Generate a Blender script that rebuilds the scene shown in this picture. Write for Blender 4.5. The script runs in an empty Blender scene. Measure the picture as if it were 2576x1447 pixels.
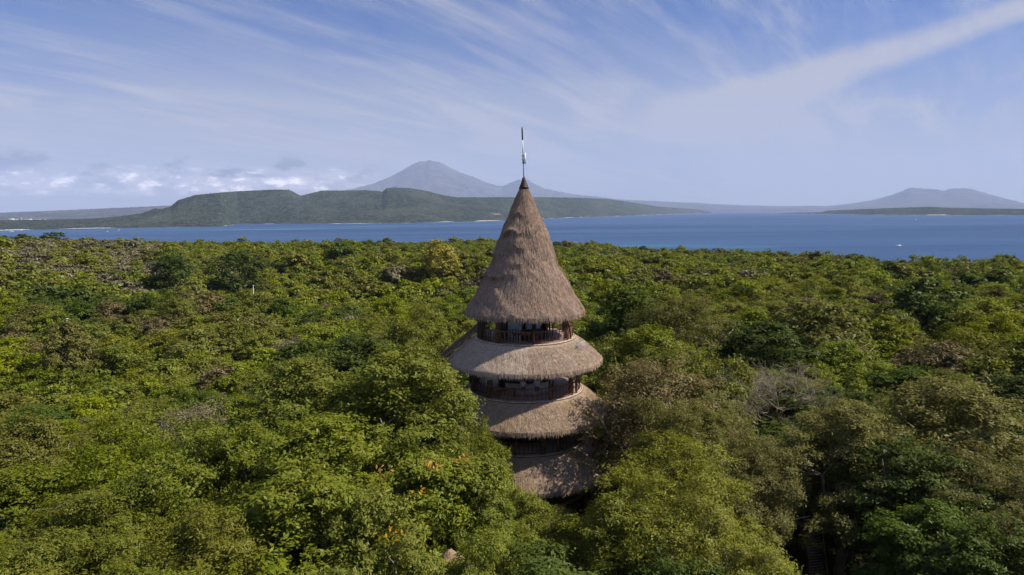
import bpy, math, random
import numpy as np
from mathutils import Matrix, Vector
R_ = math.radians
S = bpy.context.scene
COL = S.collection
PI = math.pi

# ---------------------------------------------------------------- camera
CZ = 28.0                       # drone height above the ground at the tower
SEA = -32.0
cd = bpy.data.cameras.new("camera"); cam = bpy.data.objects.new("camera", cd); COL.objects.link(cam)
cd.lens = 24.0; cd.sensor_width = 36.0; cd.clip_start = 0.5; cd.clip_end = 120000
CM = Matrix.Rotation(R_(90 - 6.3), 3, 'X') @ Matrix.Rotation(R_(-0.55), 3, 'Z')
cam.matrix_world = Matrix.Translation((0, 0, CZ)) @ CM.to_4x4()
S.camera = cam
FD = 2576 * 24 / 36.0
def ray(x, y):
    """direction of a point of the 2576x1447 view"""
    return (CM @ Vector(((x - 1288) / FD, -(y - 723.5) / FD, -1))).normalized()
def at(x, y, Y):
    d = ray(x, y); return Vector((0, 0, CZ)) + d * (Y / d.y)
def scr(p):
    v = CM.transposed() @ (Vector(p) - Vector((0, 0, CZ)))
    if v.z >= -0.1: return (-9999, -9999)
    return (1288 + FD * v.x / -v.z, 723.5 - FD * v.y / -v.z)

# ---------------------------------------------------------------- sun and sky
SUN_EL, SUN_AZ = 44.0, -3.0       # azimuth counted from +x towards +y
sd = bpy.data.lights.new("sun", 'SUN'); sd.energy = 5.0; sd.angle = R_(0.55); sd.color = (1.0, 0.94, 0.84)
sun = bpy.data.objects.new("sun", sd); COL.objects.link(sun)
sv = Vector((math.cos(R_(SUN_EL)) * math.cos(R_(SUN_AZ)), math.cos(R_(SUN_EL)) * math.sin(R_(SUN_AZ)), math.sin(R_(SUN_EL))))
sun.rotation_euler = sv.to_track_quat('Z', 'Y').to_euler()
S.view_settings.view_transform = 'Standard'; S.view_settings.look = 'None'
S.view_settings.exposure = 0.60; S.view_settings.gamma = 1.0
S.cycles.max_bounces = 6; S.cycles.diffuse_bounces = 3; S.cycles.glossy_bounces = 2
S.cycles.transmission_bounces = 3; S.cycles.volume_bounces = 1; S.cycles.transparent_max_bounces = 8
S.cycles.caustics_reflective = False; S.cycles.caustics_refractive = False
S.cycles.use_denoising = True
S.cycles.sample_clamp_indirect = 4.0

class NT:
    """small helper for node trees"""
    def __init__(s, tree): s.t = tree; s.n = tree.nodes; s.l = tree.links
    def new(s, typ, **kw):
        n = s.n.new(typ)
        for k, v in kw.items(): setattr(n, k, v)
        return n
    def put(s, sock, v):
        if isinstance(v, bpy.types.NodeSocket): s.l.new(v, sock)
        elif v is not None: sock.default_value = v
    def math(s, op, a, b=None, c=None, clamp=False):
        n = s.new('ShaderNodeMath', operation=op); n.use_clamp = clamp
        for i, v in enumerate((a, b, c)): s.put(n.inputs[i], v)
        return n.outputs[0]
    def vec(s, op, a, b=None):
        n = s.new('ShaderNodeVectorMath', operation=op); s.put(n.inputs[0], a); s.put(n.inputs[1], b)
        return n.outputs['Value'] if op in ('DOT_PRODUCT', 'LENGTH', 'DISTANCE') else n.outputs[0]
    def comb(s, x, y, z):
        n = s.new('ShaderNodeCombineXYZ'); s.put(n.inputs[0], x); s.put(n.inputs[1], y); s.put(n.inputs[2], z); return n.outputs[0]
    def sep(s, v):
        n = s.new('ShaderNodeSeparateXYZ'); s.put(n.inputs[0], v); return n.outputs
    def noise(s, v, scale, detail=4, rough=.55, dist=0, lac=2.0):
        n = s.new('ShaderNodeTexNoise'); s.put(n.inputs['Vector'], v)
        n.inputs['Scale'].default_value = scale; n.inputs['Detail'].default_value = detail
        n.inputs['Roughness'].default_value = rough; n.inputs['Distortion'].default_value = dist
        n.inputs['Lacunarity'].default_value = lac
        return n.outputs['Fac']
    def ramp(s, v, a, b, c=0.0, d=1.0, smooth=True):
        n = s.new('ShaderNodeMapRange'); n.interpolation_type = 'SMOOTHSTEP' if smooth else 'LINEAR'
        s.put(n.inputs[0], v); s.put(n.inputs[1], a); s.put(n.inputs[2], b); s.put(n.inputs[3], c); s.put(n.inputs[4], d)
        return n.outputs[0]
    def mix(s, f, a, b, mode='MIX'):
        n = s.new('ShaderNodeMix', data_type='RGBA', blend_type=mode)
        s.put(n.inputs[0], f)
        for i, v in ((6, a), (7, b)):
            if isinstance(v, tuple) and len(v) == 3: v = v + (1,)
            s.put(n.inputs[i], v)
        return n.outputs[2]

W = bpy.data.worlds.new("World"); S.world = W; W.use_nodes = True
w = NT(W.node_tree); w.n.clear()
sky = w.new('ShaderNodeTexSky', sky_type='NISHITA'); sky.sun_disc = False
sky.sun_elevation = R_(SUN_EL); sky.sun_rotation = R_(90 - SUN_AZ)
sky.altitude = 60; sky.air_density = 1.15; sky.dust_density = 0.6; sky.ozone_density = 2.6
D = w.vec('NORMALIZE', w.new('ShaderNodeTexCoord').outputs['Generated'])
dx, dy, dz = w.sep(D)
zc_ = w.math('MAXIMUM', dz, 0.0)
w.l.new(w.comb(dx, dy, w.math('MAXIMUM', dz, 0.004)), sky.inputs[0]) if sky.inputs else None
den = w.math('ADD', zc_, 0.10)
u = w.math('DIVIDE', dx, den); v = w.math('DIVIDE', dy, den)
th = R_(34)                                     # cirrus streaks run towards this azimuth
ua = w.math('ADD', w.math('MULTIPLY', u, math.sin(th)), w.math('MULTIPLY', v, math.cos(th)))
ub = w.math('SUBTRACT', w.math('MULTIPLY', u, math.cos(th)), w.math('MULTIPLY', v, math.sin(th)))
P0 = w.comb(w.math('MULTIPLY', ua, 0.30), w.math('MULTIPLY', ub, 1.6), 3.1)
P1 = w.comb(w.math('MULTIPLY', ua, 0.9), w.math('MULTIPLY', ub, 4.5), 7.7)
P2 = w.comb(w.math('MULTIPLY', ua, 0.35), w.math('MULTIPLY', ub, 0.45), 1.7)
P3 = w.comb(w.math('MULTIPLY', ua, 2.2), w.math('MULTIPLY', ub, 9.0), 2.7)
big = w.ramp(w.noise(P2, 1.3, 4, .55, .4), .28, .66)
n0 = w.ramp(w.noise(P0, 1.5, 7, .62, 0.9), .43, .74)
n1 = w.ramp(w.noise(P1, 1.2, 6, .66, 0.5), .40, .76)
n2 = w.ramp(w.noise(P3, 1.3, 5, .66, 0.3), .30, .85)
cir = w.math('ADD', w.math('MULTIPLY', n0, .50), w.math('ADD', w.math('MULTIPLY', n1, .26), w.math('MULTIPLY', n2, .14)))
cir = w.math('MULTIPLY', cir, w.math('ADD', .26, w.math('MULTIPLY', big, 1.05)))
def band(pa, pb, wd, amp, fa, fb, wob):
    """a long streak between two sky directions: soft band about their great circle"""
    a, b = ray(*pa), ray(*pb); n = a.cross(b).normalized(); t = n.cross(a).normalized()
    if t.dot(b) < 0: t = -t
    L = math.atan2(b.dot(t), b.dot(a))
    s_ = w.math('ARCTAN2', w.vec('DOT_PRODUCT', D, tuple(t)), w.vec('DOT_PRODUCT', D, tuple(a)))
    s_ = w.math('DIVIDE', s_, L)
    q = w.math('ADD', w.vec('DOT_PRODUCT', D, tuple(n)), w.math('MULTIPLY', w.math('SUBTRACT', w.noise(D, 9, 5, .6), .5), wob))
    hw = w.math('ADD', wd[0], w.math('MULTIPLY', s_, wd[1] - wd[0]))
    m = w.ramp(w.math('DIVIDE', w.math('ABSOLUTE', q), hw), 0.15, 1.0, 1.0, 0.0)
    e = w.math('MULTIPLY', w.ramp(s_, fa[0], fa[1]), w.ramp(s_, fb[0], fb[1], 1.0, 0.0))
    g = w.math('ADD', .62, w.math('MULTIPLY', w.noise(w.comb(w.math('MULTIPLY', s_, 3), w.math('MULTIPLY', q, 90), 0), 2.2, 6, .65), .6))
    return w.math('MULTIPLY', w.math('MULTIPLY', w.math('MULTIPLY', m, e), g), amp)
b1 = band((2600, 15), (1780, 285), (.016, .048), .72, (-.6, -.3), (.75, 1.5), .022)
b2 = band((1780, 250), (2150, 470), (.10, .15), .24, (-1.2, .1), (1.0, 2.2), .06)
b3 = band((500, 200), (1800, 300), (.10, .05), .26, (-.4, .2), (.9, 1.3), .07)
b4 = band((0, 330), (1300, 420), (.07, .05), .22, (-.6, .0), (.7, 1.3), .05)
cir = w.math('ADD', cir, w.math('ADD', w.math('ADD', b1, b2), w.math('ADD', b3, b4)), clamp=True)
low = w.ramp(dz, .00, .27, .66, 0.0)           # thin high veil thickens towards the horizon
cir = w.math('MINIMUM', w.math('ADD', cir, low), .92)
bluew = w.mix(1.0, sky.outputs[0], (0.34, 0.68, 1.36), 'MULTIPLY')
col = w.mix(cir, bluew, (7.7, 7.7, 8.6))
# low fair-weather cumulus above the far-left horizon
az = w.math('ARCTAN2', dx, dy)
C0 = w.comb(w.math('MULTIPLY', az, 17), w.math('MULTIPLY', dz, 40), 0.0)
C1 = w.comb(w.math('MULTIPLY', az, 34), w.math('MULTIPLY', dz, 80), 4.0)
cn = w.math('ADD', w.math('MULTIPLY', w.noise(C0, 1.0, 5, .6), .75), w.math('MULTIPLY', w.noise(C1, 1.0, 4, .6), .35))
aL, aR = math.atan2(*ray(-200, 450)[:2]), math.atan2(*ray(1010, 450)[:2])
azm = w.ramp(az, aR - .10, aR, 1.0, 0.0)
z1, z2 = ray(300, 478).z, ray(300, 440).z
lay = w.math('MULTIPLY', w.ramp(dz, z1 - .010, z1 + .003), w.ramp(dz, z1 + .018, z2 + .016, 1.0, 0.0))
cum = w.math('MULTIPLY', w.math('MULTIPLY', w.ramp(cn, .43, .62), lay), azm)
z3, z4 = ray(300, 455).z, ray(300, 410).z
lay2 = w.math('MULTIPLY', w.ramp(dz, z3, z3 + .01), w.ramp(dz, z4, z4 + .022, 1.0, 0.0))
cum2 = w.math('MULTIPLY', w.math('MULTIPLY', w.ramp(w.noise(C0, .8, 5, .55), .50, .58), lay2), azm)
col = w.mix(w.math('MULTIPLY', cum2, .85), col, (1.8, 1.9, 2.9))
col = w.mix(w.math('MULTIPLY', cum, .75), col, (13.0, 12.2, 12.8))
hot = w.math('MULTIPLY', cum, w.ramp(w.noise(C1, 1.3, 5, .6, .3), .47, .68))
col = w.mix(w.math('MULTIPLY', hot, .9), col, (30.0, 28.0, 27.5))
bg = w.new('ShaderNodeBackground'); w.l.new(col, bg.inputs[0]); bg.inputs[1].default_value = 0.046
w.l.new(bg.outputs[0], w.new('ShaderNodeOutputWorld').inputs[0])

# ---------------------------------------------------------------- helpers
def mesh_np(name, V, F, mats=(), attrs=None, smooth=False, midx=None):
    """mesh from arrays; F is (n,3) or (n,4), or a list of such arrays"""
    Fs = F if isinstance(F, list) else [F]
    V = np.asarray(V, np.float32)
    me = bpy.data.meshes.new(name)
    me.vertices.add(len(V)); me.vertices.foreach_set('co', V.ravel())
    loops = np.concatenate([f.ravel() for f in Fs]).astype(np.int32)
    cnt = np.concatenate([np.full(len(f), f.shape[1]) for f in Fs]).astype(np.int32)
    me.loops.add(len(loops)); me.loops.foreach_set('vertex_index', loops)
    me.polygons.add(len(cnt)); st = np.zeros(len(cnt), np.int32); st[1:] = np.cumsum(cnt)[:-1]
    me.polygons.foreach_set('loop_start', st)
    if smooth: me.polygons.foreach_set('use_smooth', np.ones(len(cnt), bool))
    for m in mats: me.materials.append(m)
    if midx is not None: me.polygons.foreach_set('material_index', np.asarray(midx, np.int32))
    for k, a in (attrs or {}).items():
        at_ = me.attributes.new(k, 'FLOAT', 'POINT'); at_.data.foreach_set('value', np.asarray(a, np.float32))
    me.update(calc_edges=True); me.validate()
    return me
def tag(o, label=None, cat=None, group=None, kind=None):
    if label: o['label'] = label
    if cat: o['category'] = cat
    if group: o['group'] = group
    if kind: o['kind'] = kind
    return o
def link(name, me, parent=None):
    o = bpy.data.objects.new(name, me); COL.objects.link(o)
    if parent: o.parent = parent
    return o
def empty(name, loc=(0, 0, 0), rz=0):
    o = bpy.data.objects.new(name, None); COL.objects.link(o); o.location = loc; o.rotation_euler = (0, 0, rz)
    o.empty_display_size = .5
    return o
class MB:
    """collects simple solids; build() makes one mesh object"""
    def __init__(s): s.V = []; s.F3 = []; s.F4 = []; s.n = 0
    def add(s, V, F):
        V = np.asarray(V, float); s.V.append(V)
        for f in F: (s.F3 if len(f) == 3 else s.F4).append([i + s.n for i in f])
        s.n += len(V)
    def box(s, c, h, rz=0, M=None):
        x, y, z = h
        P = np.array([(a * x, b * y, d * z) for a in (-1, 1) for b in (-1, 1) for d in (-1, 1)])
        if M is not None: P = P @ np.array(M).T
        cs, sn = math.cos(rz), math.sin(rz)
        P = np.stack([P[:, 0] * cs - P[:, 1] * sn, P[:, 0] * sn + P[:, 1] * cs, P[:, 2]], 1) + np.array(c)
        s.add(P, [(0, 1, 3, 2), (4, 6, 7, 5), (0, 4, 5, 1), (2, 3, 7, 6), (0, 2, 6, 4), (1, 5, 7, 3)])
    def tube(s, pts, rad, n=8, cap=True):
        pts = [Vector(p) for p in pts]
        rad = list(rad) if hasattr(rad, '__len__') else [rad] * len(pts)
        V = []; F = []
        up = Vector((0, 0, 1))
        for i, p in enumerate(pts):
            d = (pts[min(i + 1, len(pts) - 1)] - pts[max(i - 1, 0)]).normalized()
            a = d.cross(up)
            if a.length < .05: a = d.cross(Vector((1, 0, 0)))
            a.normalize(); b = d.cross(a)
            for k in range(n):
                t = 2 * PI * k / n; V.append(p + (a * math.cos(t) + b * math.sin(t)) * rad[i])
        for i in range(len(pts) - 1):
            for k in range(n):
                F.append((i * n + k, i * n + (k + 1) % n, (i + 1) * n + (k + 1) % n, (i + 1) * n + k))
        if cap:
            V += [pts[0], pts[-1]]; a = len(V) - 2; m = (len(pts) - 1) * n
            for k in range(n):
                F.append((a, (k + 1) % n, k)); F.append((a + 1, m + k, m + (k + 1) % n))
        s.add([tuple(v) for v in V], F)
    def arc(s, r0, r1, z0, z1, a0, a1, n=48):
        """solid curved slab; full ring when it spans 360 degrees"""
        full = abs(a1 - a0) > 2 * PI - 1e-4
        m = n if full else n + 1
        V = []
        for i in range(m):
            t = a0 + (a1 - a0) * i / n; c, q = math.cos(t), math.sin(t)
            V += [(r0 * c, r0 * q, z0), (r1 * c, r1 * q, z0), (r1 * c, r1 * q, z1), (r0 * c, r0 * q, z1)]
        F = []
        for i in range(n):
            j = (i + 1) % m
            for k in range(4):
                F.append((4 * i + k, 4 * j + k, 4 * j + (k + 1) % 4, 4 * i + (k + 1) % 4))
        if not full: F += [(0, 1, 2, 3), (4 * n + 3, 4 * n + 2, 4 * n + 1, 4 * n)]
        s.add(V, F)
    def build(s, name, mat, parent=None, smooth=False):
        Fs = [np.array(f) for f in (s.F3, s.F4) if f]
        return link(name, mesh_np(name, np.concatenate(s.V), Fs, (mat,) if mat else (), smooth=smooth), parent)

# ---------------------------------------------------------------- materials
def mat(name):
    m = bpy.data.materials.new(name); m.use_nodes = True; t = NT(m.node_tree); t.n.clear()
    return m, t
def finish(t, sh, bump=None): t.l.new(sh, t.new('ShaderNodeOutputMaterial').inputs[0])
def surf(name, col, rough=.8, var=.25, scale=3.0, bump=0.0, spec=.3, stretch=(1, 1, 1), metal=0, coord='Object'):
    m, t = mat(name)
    P = t.vec('MULTIPLY', t.new('ShaderNodeTexCoord').outputs[coord], stretch)
    n = t.noise(P, scale, 6, .6)
    c = t.mix(t.ramp(n, .3, .7), tuple(x * (1 - var) for x in col), tuple(min(1, x * (1 + var)) for x in col))
    b = t.new('ShaderNodeBsdfPrincipled'); t.l.new(c, b.inputs['Base Color'])
    b.inputs['Roughness'].default_value = rough; b.inputs['Specular IOR Level'].default_value = spec
    b.inputs['Metallic'].default_value = metal
    if bump:
        bn = t.new('ShaderNodeBump'); bn.inputs['Strength'].default_value = bump; bn.inputs['Distance'].default_value = .05
        t.l.new(t.noise(P, scale * 3, 5, .6), bn.inputs['Height']); t.l.new(bn.outputs[0], b.inputs['Normal'])
    finish(t, b.outputs[0]); return m

def leaf_mat(name, a, b, patch=None, trans=.30, warm=None, warm_amt=0.0):
    """foliage: leaf-to-leaf tint, tree-to-tree tint, drier patches of the forest"""
    m, t = mat(name)
    at_ = t.new('ShaderNodeAttribute'); at_.attribute_name = 'tint'
    c = t.mix(at_.outputs['Fac'], a, b)
    oi = t.new('ShaderNodeObjectInfo').outputs['Random']
    if warm:
        f = t.math('MULTIPLY', t.ramp(at_.outputs['Fac'], 1 - warm_amt, 1 - warm_amt + .02), 1.0)
        c = t.mix(f, c, warm)
    hs = t.new('ShaderNodeHueSaturation')
    hs.inputs['Saturation'].default_value = 1.0
    t.l.new(t.math('ADD', .493, t.math('MULTIPLY', oi, .012)), hs.inputs['Hue'])
    r2 = t.math('FRACT', t.math('MULTIPLY', oi, 17.31))
    t.l.new(t.math('ADD', .80, t.math('MULTIPLY', r2, .38)), hs.inputs['Value'])
    t.l.new(t.math('ADD', .92, t.math('MULTIPLY', t.math('FRACT', t.math('MULTIPLY', oi, 5.77)), .14)), hs.inputs['Saturation'])
    t.l.new(c, hs.inputs['Color']); c = t.mix(1.0, hs.outputs[0], (1.0, .95, .98), 'MULTIPLY')
    pos = t.new('ShaderNodeNewGeometry').outputs['Position']
    if patch:
        n = t.ramp(t.noise(pos, .018, 3, .5), .48, .72)
        c = t.mix(t.math('MULTIPLY', n, .34), c, patch)
    df = t.new('ShaderNodeBsdfDiffuse'); tr = t.new('ShaderNodeBsdfTranslucent'); gl = t.new('ShaderNodeBsdfGlossy')
    gl.inputs['Roughness'].default_value = .45; gl.inputs['Color'].default_value = (.75, .8, .7, 1)
    t.l.new(c, df.inputs[0])
    t.l.new(t.mix(1.0, c, (1.15, 1.2, .55), 'MULTIPLY'), tr.inputs[0])
    m1 = t.new('ShaderNodeMixShader'); m1.inputs[0].default_value = trans
    t.l.new(df.outputs[0], m1.inputs[1]); t.l.new(tr.outputs[0], m1.inputs[2])
    m2 = t.new('ShaderNodeMixShader'); m2.inputs[0].default_value = .012
    t.l.new(m1.outputs[0], m2.inputs[1]); t.l.new(gl.outputs[0], m2.inputs[2])
    finish(t, m2.outputs[0]); return m

def thatch_mat(name, a, b, c3, bleach=False):
    m, t = mat(name)
    at_ = t.new('ShaderNodeAttribute'); at_.attribute_name = 'tint'
    P = t.new('ShaderNodeTexCoord').outputs['Object']
    big = t.ramp(t.noise(P, .55, 5, .6), .35, .70)
    fine = t.noise(t.vec('MULTIPLY', P, (9, 9, 1.4)), 1.6, 5, .65)
    c = t.mix(at_.outputs['Fac'], a, b)
    c = t.mix(t.math('MULTIPLY', big, .6), c, c3)
    st = t.noise(t.vec('MULTIPLY', P, (3.2, 3.2, .45)), 1.3, 4, .6)
    c = t.mix(t.ramp(st, .34, .66, .55, 0), c, tuple(x * .52 for x in c3))
    if bleach:
        px, py, pz = t.sep(P); az_ = t.math('ADD', t.math('ARCTAN2', py, px), t.math('MULTIPLY', t.noise(P, 1.2, 4), .25))
        k_ = t.math('MULTIPLY', t.ramp(az_, -1.44, -1.38, 1, 0), t.ramp(az_, -2.9, -2.6, 0, 1))
        c = t.mix(t.math('MULTIPLY', k_, .42), c, (.82, .675, .52))
    c = t.mix(t.ramp(fine, .30, .62, .75, 0), c, tuple(x * .42 for x in a))
    df = t.new('ShaderNodeBsdfDiffuse'); t.l.new(c, df.inputs[0]); df.inputs['Roughness'].default_value = .6
    finish(t, df.outputs[0]); return m

M = {}
M['thatch'] = thatch_mat('thatch', (.375, .265, .195), (.69, .515, .385), (.47, .315, .21))
M['thatch_pale'] = thatch_mat('bleached_thatch', (.41, .305, .215), (.75, .575, .425), (.54, .38, .255), True)
M['thatch_old'] = thatch_mat('weathered_thatch', (.385, .28, .195), (.70, .53, .385), (.53, .355, .20))
M['wood'] = surf('dark_wood', (.060, .032, .022), .6, .4, 2.5, .3, stretch=(1, 1, .2))
M['redwood'] = surf('reddish_wood', (.17, .075, .045), .6, .35, 2.5, .3, stretch=(1, 1, .2))
M['trunkwood'] = surf('palm_trunk_column', (.12, .07, .045), .85, .45, 3, .6, stretch=(1, 1, 2.5))
M['bamboo'] = surf('pale_bamboo', (.44, .35, .25), .6, .3, 4, .2)
M['floor'] = surf('deck_boards', (.34, .25, .19), .7, .3, 5, .2, stretch=(6, .6, 1))
M['blind'] = surf('blue_grey_blind', (.26, .32, .40), .8, .15, 3)
M['cream'] = surf('cream_panel', (.42, .38, .31), .8, .15, 3)
M['pane'] = surf('window_glass', (.10, .13, .17), .15, .2, 2, spec=.6)
M['white'] = surf('white_paint', (.78, .78, .77), .4, .06, 3)
M['metal'] = surf('galvanised_metal', (.38, .40, .38), .45, .15, 6, metal=.3)
M['black'] = surf('black_plastic', (.02, .02, .024), .5, .2, 4)
M['copper'] = surf('copper_box', (.50, .25, .12), .5, .2, 6)
M['bark'] = surf('grey_bark', (.24, .20, .16), .9, .35, 2, .5, stretch=(1, 1, .3))
M['palebark'] = surf('pale_bark', (.26, .21, .15), .9, .3, 2, .4, stretch=(1, 1, .3))
M['skin'] = surf('skin', (.42, .24, .16), .6, .08, 4)
M['hair'] = surf('black_hair', (.015, .012, .010), .6, .2, 9)

G1 = leaf_mat('bright_green_leaves', (.118, .158, .013), (.232, .262, .024), (.21, .18, .05), warm=(.46, .19, .03), warm_amt=.006)
G2 = leaf_mat('olive_green_leaves', (.110, .122, .018), (.205, .205, .038), (.22, .18, .075))
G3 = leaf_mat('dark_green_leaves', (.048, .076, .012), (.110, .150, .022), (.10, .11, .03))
G4 = leaf_mat('yellow_green_leaves', (.130, .158, .013), (.240, .255, .026), (.24, .20, .05), warm=(.48, .21, .03), warm_amt=.012)
G5 = leaf_mat('dry_brown_leaves', (.150, .140, .072), (.250, .225, .125), None, .2)
G6 = leaf_mat('golden_yellow_leaves', (.21, .19, .018), (.36, .31, .035), None, .25)
G7 = leaf_mat('reddish_brown_leaves', (.115, .105, .038), (.215, .165, .080), None, .2)
GO = leaf_mat('orange_leaves', (.40, .20, .015), (.48, .30, .03), None, .25)

# ---------------------------------------------------------------- numeric noise for terrain
def vnoise(x, y, seed=0):
    xi = np.floor(x).astype(np.int64); yi = np.floor(y).astype(np.int64); fx = x - xi; fy = y - yi
    fx = fx * fx * (3 - 2 * fx); fy = fy * fy * (3 - 2 * fy)
    def h(a, b):
        n = (a * 374761393 + b * 668265263 + seed * 144665) & 0x7fffffff
        n = ((n ^ (n >> 13)) * 1274126177) & 0x7fffffff
        return (n ^ (n >> 16)) / 0x7fffffff
    return (h(xi, yi) * (1 - fx) + h(xi + 1, yi) * fx) * (1 - fy) + (h(xi, yi + 1) * (1 - fx) + h(xi + 1, yi + 1) * fx) * fy
def fbm(x, y, seed=0, oct=4, g=.5):
    r = 0; a = 1; s = 0
    for k in range(oct): r = r + a * vnoise(x * 2 ** k + 13.7 * k, y * 2 ** k + 7.1 * k, seed + k); s += a; a *= g
    return r / s - .5
def table(pts):
    """(x, y) of the view -> (azimuth, tan elevation) arrays"""
    A = []; E = []
    for x, y in pts:
        d = ray(x, y); A.append(math.atan2(d.x, d.y)); E.append(d.z / math.hypot(d.x, d.y))
    return np.array(A), np.array(E)

# ---------------------------------------------------------------- forest ground
crest = [(-500, 588), (0, 592), (100, 592), (200, 599), (400, 608), (530, 611), (700, 609), (860, 609), (1000, 608), (1100, 607), (1250, 607),
         (1390, 612), (1490, 611), (1600, 625), (1750, 631), (1800, 634), (1900, 634), (2100, 640), (2200, 653), (2270, 659), (2300, 659),
         (2400, 655), (2500, 660), (2576, 664), (3100, 668)]
cA, cE = table(crest)
dA = table([(-500, 600), (600, 600), (1300, 600), (1700, 600), (2200, 600), (3100, 600)])[0]
dD = np.array([560., 620., 720., 640., 430., 400.])
CANOPY = 7.5
def crest_d(a): return np.interp(a, dA, dD)
def ground(x, y):
    x = np.asarray(x, float); y = np.asarray(y, float)
    d = np.hypot(x, y); a = np.arctan2(x, y)
    dc = crest_d(a); zc = CZ + dc * np.interp(a, cA, cE) - CANOPY
    t = np.clip((d - 60) / (dc - 60), 0, 1)
    z = zc * t
    z = z + 13.0 * fbm(x / 110, y / 110, 5, 3) * np.clip((d - 70) / 80, 0, 1) * (1 - t) ** .5 * 1.6
    # the shallow valley left of the tower
    z = z - 4.5 * np.exp(-(((x + 26 + (y - 120) * .12) / 26) ** 2)) * np.exp(-(((y - 150) / 75) ** 2))
    over = np.clip((d - dc) / 260, 0, 3)
    z = np.where(d > dc, zc + (SEA - 3 - zc) * np.minimum(over, 1) ** .8 - over * .2, z)
    return z
def build_ground():
    na, dists = 220, np.concatenate([[0], np.geomspace(6, 1500, 90)])
    A = np.linspace(-PI, PI, na, endpoint=False)
    DD, AA = np.meshgrid(dists[1:], A, indexing='ij')
    X = DD * np.sin(AA); Y = DD * np.cos(AA); Z = ground(X, Y)
    V = np.concatenate([[(0, 0, float(ground(0, 0)))], np.stack([X, Y, Z], -1).reshape(-1, 3)])
    F4 = []; n = len(dists) - 1
    i, j = np.meshgrid(np.arange(n - 1), np.arange(na), indexing='ij'); j2 = (j + 1) % na
    F4 = np.stack([1 + i * na + j, 1 + (i + 1) * na + j, 1 + (i + 1) * na + j2, 1 + i * na + j2], -1).reshape(-1, 4)[:, ::-1]
    F3 = np.array([(0, 1 + k, 1 + (k + 1) % na) for k in range(na)])[:, ::-1]
    m, t = mat('forest_floor')
    pos = t.new('ShaderNodeNewGeometry').outputs['Position']
    c = t.mix(t.ramp(t.noise(pos, .25, 6, .65), .35, .65), (.030, .034, .012), (.085, .070, .034))
    c = t.mix(t.ramp(t.noise(pos, .03, 3, .5), .45, .6), c, (.045, .060, .015))
    df = t.new('ShaderNodeBsdfDiffuse'); t.l.new(c, df.inputs[0]); finish(t, df.outputs[0])
    o = link('ground', mesh_np('ground', V, [F3, F4], (m,), smooth=True)); tag(o, kind='structure')
build_ground()

# ---------------------------------------------------------------- the sea
def build_sea():
    rings = np.concatenate([np.geomspace(80, 39000, 46)]); na = 96
    A = np.linspace(0, 2 * PI, na, endpoint=False)
    RR, AA = np.meshgrid(rings, A, indexing='ij')
    V = np.stack([RR * np.sin(AA), RR * np.cos(AA), np.full_like(RR, SEA)], -1).reshape(-1, 3)
    i, j = np.meshgrid(np.arange(len(rings) - 1), np.arange(na), indexing='ij'); j2 = (j + 1) % na
    F = np.stack([i * na + j, i * na + j2, (i + 1) * na + j2, (i + 1) * na + j], -1).reshape(-1, 4)[:, ::-1]
    m, t = mat('sea_water')
    pos = t.new('ShaderNodeNewGeometry').outputs['Position']
    x, y, z = t.sep(pos)
    # wind lanes and depth patches
    n1 = t.noise(t.vec('MULTIPLY', pos, (.0004, .0022, 0)), 1.0, 5, .6, .6)
    n2 = t.noise(t.vec('MULTIPLY', pos, (.006, .028, 0)), 1.0, 6, .7)
    c = t.mix(t.ramp(n1, .38, .62), (.014, .044, .108), (.036, .086, .180))
    c = t.mix(t.ramp(n2, .35, .70, 0, .55), c, (.042, .098, .195))
    def reef(px, py, a, b, f, edge=.35):
        """turquoise shallows at a place of the bay"""
        d = ray(px, py); k = (SEA - CZ) / d.z; p = d * k
        q = t.comb(t.math('DIVIDE', t.math('SUBTRACT', x, p.x), a), t.math('DIVIDE', t.math('SUBTRACT', y, p.y), b), 0)
        l = t.math('ADD', t.vec('LENGTH', q), t.math('MULTIPLY', t.math('SUBTRACT', t.noise(t.vec('MULTIPLY', pos, (.004, .006, 0)), 1.0, 5, .6), .5), 1.6))
        return t.math('MULTIPLY', t.ramp(l, edge, 1.0, 1, 0), f)
    tq = (.045, .26, .34)
    for a in ((700, 577, 520, 110, .55), (930, 570, 300, 90, .22), (1620, 553, 700, 160, .16), (60, 584, 260, 60, .5),
              (1640, 618, 150, 60, .22), (1850, 622, 120, 50, .16), (1180, 566, 260, 60, .2)):
        c = t.mix(reef(*a), c, tq)
    b = t.new('ShaderNodeBsdfPrincipled'); t.l.new(c, b.inputs['Base Color'])
    b.inputs['Roughness'].default_value = .42; b.inputs['IOR'].default_value = 1.33; b.inputs['Specular IOR Level'].default_value = .16
    bn = t.new('ShaderNodeBump'); bn.inputs['Strength'].default_value = .9; bn.inputs['Distance'].default_value = 1.2
    h = t.math('ADD', t.noise(t.vec('MULTIPLY', pos, (.05, .11, 0)), 1.0, 6, .65), t.math('MULTIPLY', t.noise(pos, .5, 4, .6), .3))
    t.l.new(h, bn.inputs['Height']); t.l.new(bn.outputs[0], b.inputs['Normal'])
    finish(t, b.outputs[0])
    tag(link('sea', mesh_np('sea', V, F, (m,))), kind='structure')
build_sea()

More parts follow.
